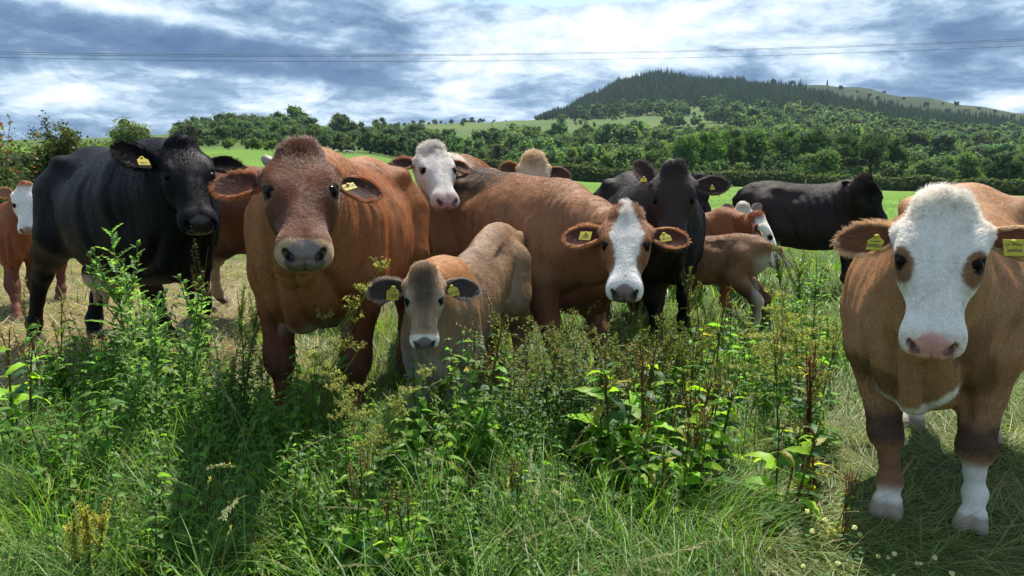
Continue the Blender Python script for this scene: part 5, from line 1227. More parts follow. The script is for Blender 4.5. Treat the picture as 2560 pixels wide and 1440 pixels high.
def sheep():
    r = np.random.default_rng(4); wool = plain_mat('wool', (.55, .52, .46), .95, .05, noise=8); skin = plain_mat('sheep_face', (.35, .32, .28), .8, .1)
    src = None
    for k, (px, Y) in enumerate([(868, 128), (884, 131), (846, 126)]):
        if src is None:
            def f(P):
                d = ell(P, (0, 0, .58), (.46, .22, .24)); d = smin(d, ell(P, (.42, 0, .78), (.14, .10, .12)), .08); d = smin(d, ell(P, (.55, 0, .74), (.13, .06, .07)), .05)
                for a in (-.3, .28):
                    for c in (-.11, .11): d = smin(d, cone(P, (a, c, .5), (a, c, .02), .06, .035), .05)
                return d
            V, T = surface_nets(f, (-.6, -.4, -.05), (.8, .4, 1.05), .045); me = None
            o = mesh_obj('sheep', V, T, wool); src = o.data
        else: o = bpy.data.objects.new('sheep', src); COL.objects.link(o)
        x = (px - 1280) / FPX * Y; o.location = (x, Y, float(ground_z(np.array([x]), np.array([float(Y)]))[0])); o.rotation_euler[2] = r.uniform(0, 6)
        tag(o, ['tiny white sheep grazing far off right of the chestnut cow head', 'rightmost tiny white sheep grazing on the far field', 'leftmost tiny white sheep grazing on the far field'][k], 'sheep', 'sheep on the far field')
sheep()

def haze():
    x, y0, y1, z0, z1 = 3300, -60, 2450, float(_Z.min()) - 45, 290
    V = [(sx * x, y, z) for z in (z0, z1) for sx, y in ((-1, y0), (1, y0), (1, y1), (-1, y1))]
    o = mesh_obj('haze', V, [(3, 2, 1, 0), (4, 5, 6, 7), (0, 1, 5, 4), (1, 2, 6, 5), (2, 3, 7, 6), (3, 0, 4, 7)], None, smooth=False)
    m, t, out = new_mat('air'); v = t.add('ShaderNodeVolumePrincipled'); v.inputs['Color'].default_value = (.60, .76, 1.0, 1); v.inputs['Density'].default_value = .00006; v.inputs['Anisotropy'].default_value = .2
    t.l.new(v.outputs[0], out.inputs['Volume']); o.data.materials.append(m); tag(o, kind='stuff')
if HAZE: haze()
# ---------------------------------------------------------------- grass and weeds
PROF = {'lance': ([0, .12, .35, .6, .82, 1], [.25, .7, 1, .82, .45, .03]), 'ovate': ([0, .08, .25, .5, .8, 1], [.3, .85, 1, .78, .35, .03]), 'blade': ([0, .3, .7, 1], [.8, 1, .6, .03]),
        'serr': (np.linspace(0, 1, 13), [.25, .95, .72, 1.05, .78, .98, .68, .82, .52, .60, .32, .30, .02]), 'spiny': (np.linspace(0, 1, 15), [.1, .8, .18, 1.0, .2, 1.05, .2, 1, .2, .85, .18, .6, .12, .3, .02])}
def leaves(base, dirv, L, W, droop, col, prof='lance', nseg=6, fold=.25, r=None, wave=0.0, side=None):
    """vectorised leaves: a folded strip with a midrib, bending down along its length"""
    base = np.asarray(base, float); n = len(base); dirv = dirv / (np.linalg.norm(dirv, axis=1, keepdims=True) + 1e-9)
    t = np.linspace(0, 1, nseg + 1); px, pw = PROF[prof]; w = np.interp(t, px, pw)
    L = np.broadcast_to(L, (n,)); W = np.broadcast_to(W, (n,)); droop = np.broadcast_to(droop, (n,))
    up = np.array([0, 0, 1.0]); sd = np.cross(dirv, up); l = np.linalg.norm(sd, axis=1, keepdims=True); alt = np.cross(dirv, np.array([1.0, .2, 0])); sd = np.where(l > .15, sd / (l + 1e-9), alt / (np.linalg.norm(alt, axis=1, keepdims=True) + 1e-9))
    if side is not None: sd = side
    nm = np.cross(sd, dirv); nm *= np.sign(nm[:, 2:3] + 1e-6)
    tw = r.normal(0, .35, n) if r is not None else np.zeros(n); sd, nm = sd * np.cos(tw)[:, None] + nm * np.sin(tw)[:, None], nm * np.cos(tw)[:, None] - sd * np.sin(tw)[:, None]
    th = droop[:, None] * t[None]                      # bending angle along the leaf
    ds = (L / nseg)[:, None]
    a = np.concatenate([np.zeros((n, 1)), np.cumsum(np.cos(th[:, 1:]) * ds, 1)], 1); b = np.concatenate([np.zeros((n, 1)), -np.cumsum(np.sin(th[:, 1:]) * ds, 1)], 1)
    mid = base[:, None] + dirv[:, None] * a[..., None] + nm[:, None] * b[..., None]
    ww = (W[:, None] * .5 * w[None]); wv = 0
    if wave and r is not None: wv = wave * W[:, None] * np.sin(t[None] * 22 + r.uniform(0, 6, (n, 1)))
    off = sd[:, None] * ww[..., None]; lift = nm[:, None] * (ww * fold + wv)[..., None]; lift2 = nm[:, None] * (ww * fold - wv)[..., None]
    V = np.stack([mid - off + lift, mid, mid + off + lift2], 2).reshape(-1, 3)
    k = (nseg + 1) * 3; i = (np.arange(n) * k)[:, None, None] + (np.arange(nseg) * 3)[None, :, None]; j = np.arange(2)[None, None]
    F = np.stack([i + j, i + j + 1, i + j + 4, i + j + 3], -1).reshape(-1, 4)
    return V, F, np.repeat(col, k, 0)

def blades(base, dirv, L, W, droop, col, nseg=4):
    """grass blades: two vertices per level"""
    n = len(base); t = np.linspace(0, 1, nseg + 1); w = np.interp(t, [0, .4, 1], [.7, 1, .04])
    h = dirv * [1, 1, 0]; h /= np.linalg.norm(h, axis=1, keepdims=True) + 1e-9; up = dirv[:, 2] / np.linalg.norm(dirv, axis=1)
    th0 = np.arcsin(np.clip(up, -1, 1)); th = th0[:, None] - droop[:, None] * t[None] ** 1.3; ds = (L / nseg)[:, None]
    a = np.concatenate([np.zeros((n, 1)), np.cumsum(np.cos(th[:, 1:]) * ds, 1)], 1); b = np.concatenate([np.zeros((n, 1)), np.cumsum(np.sin(th[:, 1:]) * ds, 1)], 1)
    b = np.maximum(b, -base[:, 2:3] * 0 - .0 + .006 * t[None])
    mid = base[:, None] + h[:, None] * a[..., None] + np.array([0, 0, 1.0]) * b[..., None]
    sd = np.stack([-h[:, 1], h[:, 0], 0 * h[:, 0]], 1)
    off = sd[:, None] * (W[:, None] * .5 * w[None])[..., None]; V = np.stack([mid - off, mid + off], 2).reshape(-1, 3); k = (nseg + 1) * 2
    i = (np.arange(n) * k)[:, None] + (np.arange(nseg) * 2)[None]; F = np.stack([i, i + 1, i + 3, i + 2], -1).reshape(-1, 4)
    return V, F, np.repeat(col, k, 0)

def sward():
    r = np.random.default_rng(5); V_, F_, C_ = [], [], []; off = 0
    def patch(y0, y1, dens, L0, L1, W, hue, lay=0.0, spread=1.1, seedn=0, xr=None):
        nonlocal off
        area = (y1 - y0) * (y0 + y1) * spread; n = int(area * dens); y = np.sqrt(r.uniform(y0 ** 2, y1 ** 2, n)); x = r.uniform(-1, 1, n) * y * spread
        if xr: m = (x / y > xr[0]) & (x / y < xr[1]); x, y = x[m], y[m]; n = len(x)
        P = np.stack([x, y, 0 * x], 1); cl = vnoise(P, 2.2, 60 + seedn, 2); cl2 = vnoise(P, .7, 66, 2); m = r.random(n) < np.clip(.62 + .8 * cl, .12, 1); P, cl, cl2, x, y = P[m], cl[m], cl2[m], x[m], y[m]; n = len(P)
        P[:, 2] = ground_z(P[:, 0], P[:, 1]) - .005
        a = vnoise(P, 1.6, 70, 1) * 6 + r.normal(0, .9, n); tilt = np.minimum(r.uniform(.1, .75, n) + lay, 1.48)
        d = np.stack([np.cos(a) * np.sin(tilt), np.sin(a) * np.sin(tilt), np.cos(tilt)], 1)
        hgt = np.clip(1 + .5 * cl2, .4, 1.6)
        L = r.uniform(L0, L1, n) * hgt; dr = r.uniform(.3, 1.7, n) * (1 if lay < .5 else .25)
        C = np.array(hue)[r.choice(len(hue), n, p=None)] * r.uniform(.75, 1.5, (n, 1))
        v, f, c = blades(P, d, L, np.full(n, W) * r.uniform(.6, 1.4, n), dr, C); V_.append(v); F_.append(f + off); C_.append(c); off += len(v)
    fresh = [(.085, .185, .022), (.062, .15, .022), (.12, .21, .030), (.05, .12, .024), (.10, .19, .035)]; olive = [(.11, .15, .035), (.15, .15, .05), (.08, .13, .028), (.20, .18, .08), (.10, .17, .03), (.07, .13, .028)]
    straw = [(.34, .28, .16), (.28, .22, .12), (.40, .34, .21), (.20, .17, .09)]
    patch(1.7, 3.6, 5200, .12, .34, .0042, fresh + olive[:2], xr=(-1.15, .36), seedn=1)
    patch(1.7, 4.2, 6500, .08, .22, .0030, [(.15, .21, .06), (.20, .24, .09), (.10, .16, .04), (.13, .16, .05), (.26, .25, .12), (.08, .14, .03)], lay=.45, xr=(.18, 1.15), seedn=2)
    patch(1.9, 4.2, 4200, .10, .26, .0035, [(.20, .23, .08), (.30, .28, .13), (.12, .18, .04)], lay=.7, xr=(-1.15, -.56), seedn=12)
    patch(1.7, 3.8, 1500, .10, .30, .003, straw[:2] + olive[:3], lay=.8, seedn=3)
    patch(1.7, 3.0, 650, .22, .44, .0055, fresh, xr=(-.8, .30), seedn=4)
    patch(3.6, 6.2, 1500, .12, .30, .0055, fresh[:3] + olive, xr=(-.35, 1.15), seedn=5)
    patch(3.6, 10.5, 2600, .14, .38, .006, straw + straw + olive[:2], lay=1.0, xr=(-1.15, -.26), seedn=6)
    patch(6.2, 14, 260, .12, .30, .011, fresh + olive[:3], xr=(-.30, 1.15), seedn=7)
    patch(6.2, 14, 60, .12, .25, .010, fresh, xr=(-1.15, -.30), seedn=9)
    patch(14, 60, 8, .12, .28, .035, [(.09, .21, .03), (.12, .24, .035)], seedn=8)
    V, F, C = np.concatenate(V_), np.concatenate(F_), np.concatenate(C_); print('grass blades', len(F) // 4)
    o = mesh_obj('grass', V, F, GRASSM, None, C); tag(o, 'tangled green and straw coloured grass covering the meadow', 'grass', kind='stuff')
sward()

class Plant:
    """one weed: stems and leaves collected, then built as stem / foliage / seed_head parts"""
    def __init__(s, seed): s.r = np.random.default_rng(seed); s.stem = Bag(); s.fol = Bag(); s.seed = Bag()
    def stalk(s, p0, h, lean, rad, col, n=7, wob=.02):
        q = [np.array(p0, float)]; d = np.array([lean[0], lean[1], 1.0])
        for i in range(n):
            d = d + s.r.normal(0, wob, 3); d[2] = max(d[2], .3); q.append(q[-1] + d / np.linalg.norm(d) * h / n)
        V, F = tube(q, np.linspace(rad, rad * .35, n + 1), 5); s.stem.add(V, F, col); return np.array(q)
    def along(s, q, t): x = np.linspace(0, 1, len(q)); return np.stack([np.interp(t, x, q[:, i]) for i in range(3)], 1)
    def finish(s, name):
        root = empty(name); root['_h'] = 1.0
        if s.stem.n: s.stem.build('stem', HERB, root)
        if s.fol.n: s.fol.build('foliage', HERB, root)
        if s.seed.n: s.seed.build('seed_head', HERB, root, smooth=False)
        return root

def vary(r, col, n, a=.7, b=1.35): return np.array(col)[None] * r.uniform(a, b, (n, 1)) * r.uniform(.88, 1.12, (n, 3))
def vary2(r, col, n):
    c = vary(r, col, n); m = r.random(n) < .42; c[m] = vary(r, (.060, .135, .050), int(m.sum())); m = r.random(n) < .015; c[m] = vary(r, (.30, .28, .04), int(m.sum())); return c

def nettle(seed, h=.75, ns=6, spread=.16, col=(.092, .20, .030), ll=.085):
    p = Plant(seed); r = p.r
    for k in range(ns):
        hh = h * r.uniform(.65, 1.05); q = p.stalk((*(r.normal(0, spread, 2)), 0), hh, r.normal(0, .14, 2), .0035, (.075, .085, .035))
        n = int(hh / .042); t = np.linspace(.12, .98, n); P = p.along(q, t); a = np.arange(n) * 1.57 + r.uniform(0, 6)
        size = np.interp(t, [0, .3, .75, 1], [.7, 1, .75, .28])
        for o in (0, math.pi):
            d = np.stack([np.cos(a + o), np.sin(a + o), np.full(n, .25)], 1) + r.normal(0, .12, (n, 3))
            p.fol.add(*leaves(P, d, ll * size * r.uniform(.8, 1.2, n), ll * .52 * size, r.uniform(.7, 1.5, n), vary(r, col, n), 'serr', 12, .3, r))
        m = n * 3; tt = r.uniform(.45, .95, m); S = p.along(q, tt) + r.normal(0, .012, (m, 3)); p.seed.add(*cards(S, r.normal(0, 1, (m, 3)), .005, r, vary(r, (.13, .14, .06), m)))
    return p.finish('nettle')

def dock(seed, h=.9, ns=2, col=(.13, .27, .035), scol=(.13, .10, .045), big=5, seedy=1.0, ll=.17, stemc=(.12, .10, .045)):
    p = Plant(seed); r = p.r
    for k in range(ns):
        hh = h * r.uniform(.8, 1.05); q = p.stalk((*(r.normal(0, .035, 2)), 0), hh, r.normal(0, .09, 2), .0065, stemc, 8)
        n = int(5 + hh * 12); t = np.sort(r.uniform(.10, .88, n)); P = p.along(q, t); a = np.arange(n) * 2.4 + r.uniform(0, 6); size = np.interp(t, [0, .4, .9], [1.1, .85, .32])
        d = np.stack([np.cos(a), np.sin(a), r.uniform(.2, .9, n)], 1); p.fol.add(*leaves(P, d, ll * size * r.uniform(.7, 1.2, n), ll * .36 * size, r.uniform(.5, 1.7, n), vary2(r, col, n), 'lance', 10, .22, r, wave=.07))
        # whorls of seed on the upper spikes
        nb = int(5 * seedy) + 1
        for b_ in range(nb):
            t0 = r.uniform(.50, .82) if b_ else .72; s0 = p.along(q, np.array([t0]))[0]; a0 = r.uniform(0, 6.28); L = hh * r.uniform(.16, .30)
            dd = np.array([math.cos(a0) * .4, math.sin(a0) * .4, 1.0]) if b_ else np.array([0, 0, 1.0]); qq = [s0]
            for i in range(5): dd = dd + r.normal(0, .08, 3) + np.array([0, 0, .06]); qq.append(qq[-1] + dd / np.linalg.norm(dd) * L / 5)
            qq = np.array(qq); V, F = tube(qq, np.linspace(.0024, .0012, 6), 4); p.stem.add(V, F, stemc)
            m = int(L * 520 * seedy); tt = r.integers(1, int(L / .016) + 2, m) / (int(L / .016) + 2.0) + r.normal(0, .010, m); S = p.along(qq, np.clip(tt, 0, 1)) + r.normal(0, .0065, (m, 3))
            p.seed.add(*cards(S, r.normal(0, 1, (m, 3)), .0048, r, vary(r, scol, m, .6, 1.5)))
    a = r.uniform(0, 6.28, big); d = np.stack([np.cos(a), np.sin(a), r.uniform(.5, 1.3, big)], 1)
    if big: p.fol.add(*leaves(np.zeros((big, 3)) + [0, 0, .02], d, ll * 1.7 * r.uniform(.7, 1.2, big), ll * .62 * r.uniform(.8, 1.2, big), r.uniform(.6, 1.6, big), vary2(r, col, big), 'lance', 12, .18, r, wave=.06))
    return p.finish('dock_plant')

def thistle(seed, h=1.0, col=(.13, .24, .075), ns=2):
    p = Plant(seed); r = p.r
    for k in range(ns):
        hh = h * (1 if k == 0 else r.uniform(.6, .85)); q = p.stalk((*(r.normal(0, .05, 2)), 0), hh, r.normal(0, .05, 2), .006, (.12, .17, .07), 8)
        def arm(q, n, L0):
            t = np.linspace(.12, 1.0, n); P = p.along(q, t); a = np.arange(n) * 2.4; size = np.interp(t, [0, .3, .8, 1], [1, 1, .6, .35]); d = np.stack([np.cos(a), np.sin(a), np.interp(t, [0, 1], [.25, 1.4])], 1)
            p.fol.add(*leaves(P, d, L0 * size * r.uniform(.8, 1.2, n), L0 * .36 * size, r.uniform(.1, .8, n), vary(r, col, n), 'spiny', 14, .5, r, wave=.10))
        arm(q, int(hh * 42), .145)
        for b_ in range(7):
            s0 = p.along(q, np.array([r.uniform(.5, .95)]))[0]; a0 = r.uniform(0, 6.28); L = r.uniform(.10, .22); d = np.array([math.cos(a0) * .6, math.sin(a0) * .6, 1]); qq = np.array([s0, s0 + d * L * .5, s0 + d * [.7, .7, 1] * L]); V, F = tube(qq, [.003, .002, .0015], 4); p.stem.add(V, F, (.12, .17, .07))
            arm(qq, 9, .06); iv, jf = ico(1); p.seed.add(iv * [.009, .009, .013] + qq[-1], jf, (.14, .20, .08))
    return p.finish('thistle')

def umbel(seed, h=.6):
    p = Plant(seed); r = p.r; c = (.24, .24, .09)
    for k in range(2):
        q = p.stalk((*(r.normal(0, .03, 2)), 0), h * r.uniform(.7, 1), r.normal(0, .12, 2), .003, (.16, .20, .07))
        for b_ in range(6):
            s0 = p.along(q, np.array([r.uniform(.45, 1.0)]))[0] if b_ else q[-1]; a0 = r.uniform(0, 6.28); L = r.uniform(.06, .16); d = np.array([math.cos(a0) * .7, math.sin(a0) * .7, 1]); e = s0 + d * L; V, F = tube([s0, (s0 + e) / 2 + [0, 0, -.008], e], [.0022, .0016, .0012], 4); p.stem.add(V, F, (.16, .20, .07))
            for u in range(11):
                a = u * .571 * 2; f = e + np.array([math.cos(a) * .026, math.sin(a) * .026, .030]) * r.uniform(.6, 1.2); V, F = tube([e, f], [.0009, .0007], 3); p.stem.add(V, F, (.2, .22, .08)); m = 7; p.seed.add(*cards(f + r.normal(0, .004, (m, 3)), r.normal(0, 1, (m, 3)), .0036, r, vary(r, c, m)))
        n = 10; t = r.uniform(.1, .7, n); a = r.uniform(0, 6.28, n); d = np.stack([np.cos(a), np.sin(a), r.uniform(.2, 1, n)], 1); p.fol.add(*leaves(p.along(q, t), d, r.uniform(.05, .10, n), .03, r.uniform(.3, 1, n), vary(r, (.08, .16, .04), n), 'spiny', 14, .2, r))
    return p.finish('umbel_weed')

def goosefoot(seed, h=.75, col=(.075, .145, .045)):
    """bushy dark weed with fine leaves and seed spikes"""
    p = Plant(seed); r = p.r
    for k in range(6):
        hh = h * r.uniform(.6, 1.05); q = p.stalk((*(r.normal(0, .07, 2)), 0), hh, r.normal(0, .22, 2), .0035, (.08, .09, .045))
        n = int(hh * 75); t = np.sort(r.uniform(.08, 1, n)); a = r.uniform(0, 6.28, n); P = p.along(q, t) + np.stack([np.cos(a), np.sin(a), 0 * a], 1) * (r.uniform(0, .05, n) * (1.1 - t))[:, None]
        d = np.stack([np.cos(a), np.sin(a), r.uniform(0, .9, n)], 1); size = np.interp(t, [0, .5, 1], [1, .8, .35]); p.fol.add(*leaves(P, d, .062 * size * r.uniform(.7, 1.3, n), .030 * size, r.uniform(.2, 1.3, n), vary(r, col, n), 'serr', 8, .3, r))
        for b_ in range(4):
            s0 = p.along(q, np.array([r.uniform(.6, 1)]))[0]; a0 = r.uniform(0, 6.28); d = np.array([math.cos(a0) * .7, math.sin(a0) * .7, 1]); L = r.uniform(.06, .13); qq = np.array([s0, s0 + d * L * .5, s0 + d * [1.3, 1.3, .8] * L]); m = int(L * 500); S = p.along(qq, r.random(m)) + r.normal(0, .005, (m, 3)); p.seed.add(*cards(S, r.normal(0, 1, (m, 3)), .0045, r, vary(r, (.12, .12, .06), m)))
    return p.finish('goosefoot')

def seedgrass(seed, n=7, h=.85):
    p = Plant(seed); r = p.r
    for k in range(n):
        a = r.uniform(0, 6.28); ln = r.uniform(.15, 1.1); q = [np.array([*r.normal(0, .03, 2), 0])]; d = np.array([math.cos(a) * ln, math.sin(a) * ln, 1.0]); L = h * r.uniform(.6, 1.1)
        for i in range(9): d = d / np.linalg.norm(d) + np.array([math.cos(a) * .03, math.sin(a) * .03, -.07 - .03 * (i > 6)]); q.append(q[-1] + d / np.linalg.norm(d) * L / 9)
        q = np.array(q); V, F = tube(q, np.linspace(.0016, .0008, 10), 4); p.stem.add(V, F, (.22, .24, .10)); m = 70; t = r.uniform(.78, 1, m); S = p.along(q, t) + r.normal(0, .0022, (m, 3)); dd = (q[-1] - q[-2]) / np.linalg.norm(q[-1] - q[-2])
        sl = np.tile(dd, (m, 1)) + r.normal(0, .25, (m, 3)); p.seed.add(*leaves(S, sl, .011, .0028, .1, vary(r, (.30, .30, .17), m), 'lance', 2, .2))
    m = 26; a = r.uniform(0, 6.28, m); t_ = r.uniform(.1, .6, m); d = np.stack([np.cos(a) * np.sin(t_), np.sin(a) * np.sin(t_), np.cos(t_)], 1); p.fol.add(*blades(np.zeros((m, 3)) + r.normal(0, .02, (m, 3)) * [1, 1, 0], d, r.uniform(.25, .5, m), np.full(m, .006), r.uniform(.6, 1.8, m), vary(r, (.07, .15, .03), m), 5)); return p.finish('ryegrass_plant')

def clover(seed):
    p = Plant(seed); r = p.r
    for k in range(5):
        q = p.stalk((*(r.normal(0, .05, 2)), 0), r.uniform(.08, .16), r.normal(0, .2, 2), .0012, (.08, .16, .04), 3); m = 40; d = r.normal(0, 1, (m, 3)); d /= np.linalg.norm(d, axis=1, keepdims=True); p.seed.add(*cards(q[-1] + d * .006, d, .003, r, vary(r, (.60, .58, .50), m, .8, 1.1)))
    n = 18; a = r.uniform(0, 6.28, n); d = np.stack([np.cos(a), np.sin(a), r.uniform(.1, .6, n)], 1); p.fol.add(*leaves(np.stack([r.normal(0, .05, n), r.normal(0, .05, n), r.uniform(.03, .1, n)], 1), d, .018, .016, .2, vary(r, (.06, .14, .03), n), 'ovate', 4, .1)); return p.finish('clover_plant')

def cp_tree(o, parent=None):
    c = o.copy(); COL.objects.link(c); c.parent = parent
    for ch in [x for x in o.children]: cp_tree(ch, c)
    return c
PROTO = {
 'nettle': [nettle(1, col=(.095, .195, .035)), nettle(2, .65, 7), nettle(3, .5, 8, .14, ll=.07)], 'fresh': [nettle(4, .55, 7, .15, (.12, .235, .035), .075), nettle(5, .42, 9, .16, (.10, .21, .038), .065)],
 'dock': [dock(11, scol=(.10, .13, .04), seedy=.6), dock(12, .8, 2, seedy=.6, scol=(.12, .12, .04)), dock(13, .95, 1, seedy=1.0)], 'leafy': [dock(14, .55, 3, (.24, .42, .030), big=6, seedy=.5, ll=.21), dock(15, .65, 3, (.20, .38, .03), big=5, seedy=.7, ll=.18)],
 'olddock': [dock(16, .75, 4, (.24, .25, .035), (.16, .07, .04), 3, .5, .12, (.16, .05, .035))], 'lime': [dock(17, .42, 4, (.22, .30, .04), (.30, .28, .07), 4, 1.6, .10)],
 'spike': [dock(18, 1.0, 1, (.15, .30, .035), (.12, .12, .045), 3, 1.7, .15), dock(19, .9, 2, (.13, .27, .035), (.11, .14, .045), 3, 1.5, .13)],
 'thistle': [thistle(21), thistle(22, .8, ns=3)], 'umbel': [umbel(31), umbel(32, .5)], 'goose': [goosefoot(41), goosefoot(42, .65)], 'seedgrass': [seedgrass(51), seedgrass(52, 9, .7)], 'clover': [clover(61)],
}
BASEH = {'nettle': [.75, .65, .5], 'fresh': [.55, .42], 'dock': [.95, .85, 1.0], 'leafy': [.6, .65], 'olddock': [.8], 'lime': [.45], 'spike': [1.1, 1.0], 'thistle': [1.0, .8], 'umbel': [.6, .5], 'goose': [.75, .65], 'seedgrass': [.6, .5], 'clover': [.14]}
USED = {}
CATS = {'nettle': 'nettle', 'fresh': 'nettle', 'dock': 'dock plant', 'leafy': 'dock plant', 'olddock': 'dock plant', 'lime': 'dock plant', 'spike': 'dock plant', 'thistle': 'thistle', 'umbel': 'wildflower', 'goose': 'weed', 'seedgrass': 'grass tuft', 'clover': 'clover'}
def plant(kind, px, Y, h, label, group, r=random):
    k = r.randrange(len(PROTO[kind])); src = PROTO[kind][k]
    if (kind, k) in USED: o = cp_tree(src)
    else: o = src; USED[(kind, k)] = 1
    x = (px - 1280) / FPX * Y; o.location = (x, Y, float(ground_z(np.array([x]), np.array([float(Y)]))[0]) - .01); s = h / BASEH[kind][k]; o.scale = (s * r.uniform(.9, 1.15),) * 2 + (s,); o.rotation_euler = (r.gauss(0, .06), r.gauss(0, .06), r.uniform(0, 6.28))
    tag(o, label, CATS[kind], group)
def top(py, Y): return at(1280, py, Y)[2]
# (kind, px, distance, top pixel row, label)
SINGLE = [
 ('thistle', 352, 3.35, 578, 'tallest pale spiny thistle rising in front of the black cow'), ('thistle', 318, 3.15, 690, 'shorter spiny thistle just left of the tallest thistle'), ('thistle', 395, 3.05, 740, 'spiny thistle leaning at the right foot of the tallest thistle'),
 ('dock', 470, 3.7, 600, 'leafy dock under the muzzle of the black cow'), ('spike', 585, 3.6, 650, 'thin dock with yellowing leaves between black and chestnut cows'),
 ('dock', 100, 3.7, 660, 'drooping dark weed in front of the black cow hind legs'), ('leafy', -5, 3.0, 720, 'lone broad leaf dock at the left picture edge'),
 ('umbel', 775, 3.0, 760, 'bright feathery weed under the chest of the chestnut cow'), ('nettle', 700, 2.9, 840, 'nettle patch at the front feet of the chestnut cow'), ('spike', 860, 3.0, 840, 'brown stalked seed spike beside the chestnut cow leg'),
 ('dock', 1160, 2.75, 690, 'tall leafy stem right of the calf muzzle'), ('nettle', 1140, 2.7, 830, 'tall nettle directly below the calf chest'), ('fresh', 1190, 2.65, 900, 'fresh green nettle right of the calf foreleg'),
 ('spike', 1100, 4.1, 585, 'reddish seed spike behind the calf head'), ('goose', 1330, 3.3, 740, 'dark bushy weed right behind the calf rump'), ('goose', 1400, 3.2, 760, 'dark bushy weed below the white blazed cow shoulder'), ('goose', 1290, 3.1, 860, 'dark bushy weed close to the calf belly'), ('spike', 1390, 3.4, 695, 'pale seed spike over the dark bushy weeds'),
 ('leafy', 1530, 2.75, 800, 'bright broad leaved dock below the blazed cow muzzle'), ('leafy', 1620, 2.7, 830, 'bright dock left of the tallest brown seeded dock'), ('spike', 1710, 3.0, 700, 'tallest brown seeded dock right of the blazed cow'), ('leafy', 1700, 2.75, 900, 'broad glossy dock at the foot of the brown seeded dock'), ('leafy', 1790, 2.9, 830, 'sunlit dock with large leaves right of the brown seeded dock'),
 ('spike', 1590, 3.1, 740, 'seeded dock stem touching the blazed cow chin'), ('dock', 1560, 2.5, 950, 'low dock with curled leaves in the front of the dock patch'),
 ('spike', 1770, 4.4, 560, 'tall seeded dock in front of the small brown calf'), ('dock', 1850, 4.2, 760, 'low dock at the hind feet of the small brown calf'), ('dock', 1800, 3.9, 680, 'leafy dock standing before the small brown calf belly'),
 ('spike', 1995, 5.0, 548, 'tall pale seed spike rising in front of the black heifer'), ('thistle', 2045, 4.8, 640, 'pale thistle right of the pale seed spike'), ('dock', 1960, 4.4, 700, 'green dock left below the pale seed spike'),
 ('dock', 2000, 3.2, 770, 'bright leaved dock left of the tan cow shoulder'), ('olddock', 2075, 2.75, 820, 'red stemmed dock with yellow leaves by the tan cow foreleg'), ('dock', 2050, 3.3, 760, 'thin green dock touching the tan cow shoulder'), ('olddock', 2135, 2.35, 1130, 'withered rusty dock at the tan cow front foot'), ('leafy', 1980, 2.6, 960, 'dock with one large silvery leaf left of the red stemmed dock'),
 ('lime', 130, 1.98, 1235, 'yellow green seeding dock in the bottom left corner'), ('leafy', 880, 2.1, 1110, 'sunlit dock leaves low in the bottom centre'), ('leafy', 980, 2.05, 1190, 'dark green dock leaves at the bottom edge'), ('dock', 1330, 1.95, 1270, 'single upright dock leaf stalk at the bottom edge'),
 ('umbel', 950, 2.45, 950, 'yellowish flowering umbel left of the calf foreleg'), ('umbel', 870, 2.35, 1000, 'second yellowish umbel further left of the calf foreleg'), ('umbel', 930, 2.25, 1060, 'low yellowish umbel below the calf foreleg'),
 ('seedgrass', 1330, 2.5, 960, 'long pale seeding grass arching right of the calf'), ('seedgrass', 1230, 2.2, 1080, 'pale seeding grass leaning out in the centre foreground'), ('seedgrass', 690, 2.5, 880, 'seeding grass with pale drooping heads under the chestnut cow'), ('seedgrass', 420, 2.2, 1090, 'long grass ears lying out at lower left'), ('seedgrass', 60, 2.8, 900, 'pale seeding grass at the left edge'),
 ('leafy', 1300, 2.3, 1120, 'bright dock just left of the dock patch in the front'), ('clover', 2120, 2.02, 1395, 'small white clover flowers at the lower right'), ('clover', 2310, 2.0, 1390, 'white clover flower nearest the tan cow foot'),
]
for (k, px, Y, py, lab) in SINGLE: plant(k, px, Y, max(.12, top(py, Y)), lab, None)
def bank(kind, n, px0, px1, Y0, Y1, h0, h1, label, group, seed):
    r = random.Random(seed)
    for i, px in enumerate(sorted(r.uniform(px0, px1) for _ in range(n))):
        Y = r.uniform(Y0, Y1); plant(kind, px, Y, r.uniform(h0, h1), f'{ORD[i] if i < n - 1 else "rightmost"} {label}', group, r)
bank('nettle', 22, 90, 600, 2.7, 3.7, .34, .58, 'from left of the nettles in the dense dark bank at left', 'nettles in the dark bank at left', 1)
bank('fresh', 16, 150, 900, 2.15, 2.9, .20, .40, 'from left of the low nettles in the left foreground', 'low nettles in the left foreground', 2)
bank('nettle', 10, 560, 960, 2.6, 3.1, .30, .48, 'from left of the nettles below the chestnut cow', 'nettles below the chestnut cow', 3)
bank('fresh', 12, 1095, 1500, 2.1, 2.8, .2, .38, 'from left of the low nettles in the middle foreground', 'low nettles in the middle foreground', 4)
bank('goose', 13, 1270, 1570, 2.8, 3.5, .42, .66, 'from left of the dark bushy weeds between calf and blazed cow', 'dark bushy weeds between calf and blazed cow', 5)
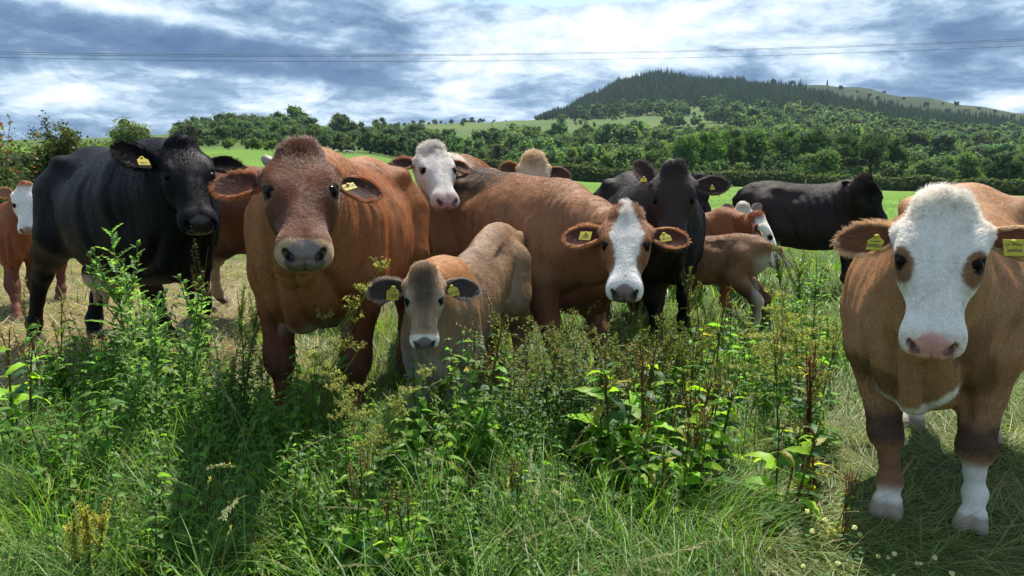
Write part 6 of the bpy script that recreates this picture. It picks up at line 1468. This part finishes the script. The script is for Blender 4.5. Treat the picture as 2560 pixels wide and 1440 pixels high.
bank('leafy', 12, 1480, 1840, 2.4, 3.1, .28, .52, 'from left of the bright docks right of the blazed cow', 'bright docks right of the blazed cow', 6)
bank('dock', 5, 1640, 1960, 3.1, 4.2, .42, .65, 'from left of the docks before the dark brown cow', 'docks before the dark brown cow', 7)
bank('fresh', 8, 1880, 2110, 3.4, 4.8, .34, .55, 'from left of the green nettles left of the tan cow', 'green nettles left of the tan cow', 8)
bank('nettle', 6, 1085, 1260, 2.6, 3.0, .30, .5, 'from left of the nettles clumped under the fawn calf', 'nettles under the fawn calf', 9)
bank('umbel', 8, 1850, 2100, 3.0, 4.2, .35, .6, 'from left of the feathery pale weeds beside the tan cow', 'feathery weeds beside the tan cow', 10)
bank('seedgrass', 14, 300, 2100, 1.9, 2.9, .25, .45, 'from left of the seeding grass tufts across the foreground', 'seeding grass in the foreground', 11)
bank('fresh', 8, 0, 300, 2.2, 3.2, .18, .34, 'from left of the low nettles at the far left foreground', 'low nettles at far left', 12)
bank('fresh', 20, 250, 1500, 1.85, 2.3, .12, .26, 'from left of the small low nettles along the bottom edge', 'small nettles along the bottom edge', 14)
bank('leafy', 6, 500, 1500, 1.9, 2.4, .14, .26, 'from left of the small docks scattered near the bottom edge', 'small docks near the bottom edge', 15)
bank('nettle', 9, 90, 560, 3.7, 4.3, .35, .6, 'from left of the weeds standing before the black cow legs', 'weeds before the black cow legs', 16)
bank('goose', 6, 380, 620, 3.2, 3.9, .35, .6, 'from left of the bushy weeds between black and chestnut cows', 'bushy weeds between black and chestnut cows', 17)
bank('spike', 6, 1480, 1820, 2.9, 3.6, .55, .8, 'from left of the seeded dock stems right of the blazed cow', 'seeded dock stems right of the blazed cow', 18)
bank('clover', 2, 2050, 2500, 2.0, 2.3, .1, .15, 'from left of the small white clovers in the short grass', 'clover in the short grass', 13)
for kk, lst in PROTO.items():
    for i, o in enumerate(lst):
        if (kk, i) not in USED:
            for ch in list(o.children): bpy.data.objects.remove(ch)
            bpy.data.objects.remove(o)
for o in bpy.data.objects:
    if '_h' in o: del o['_h']
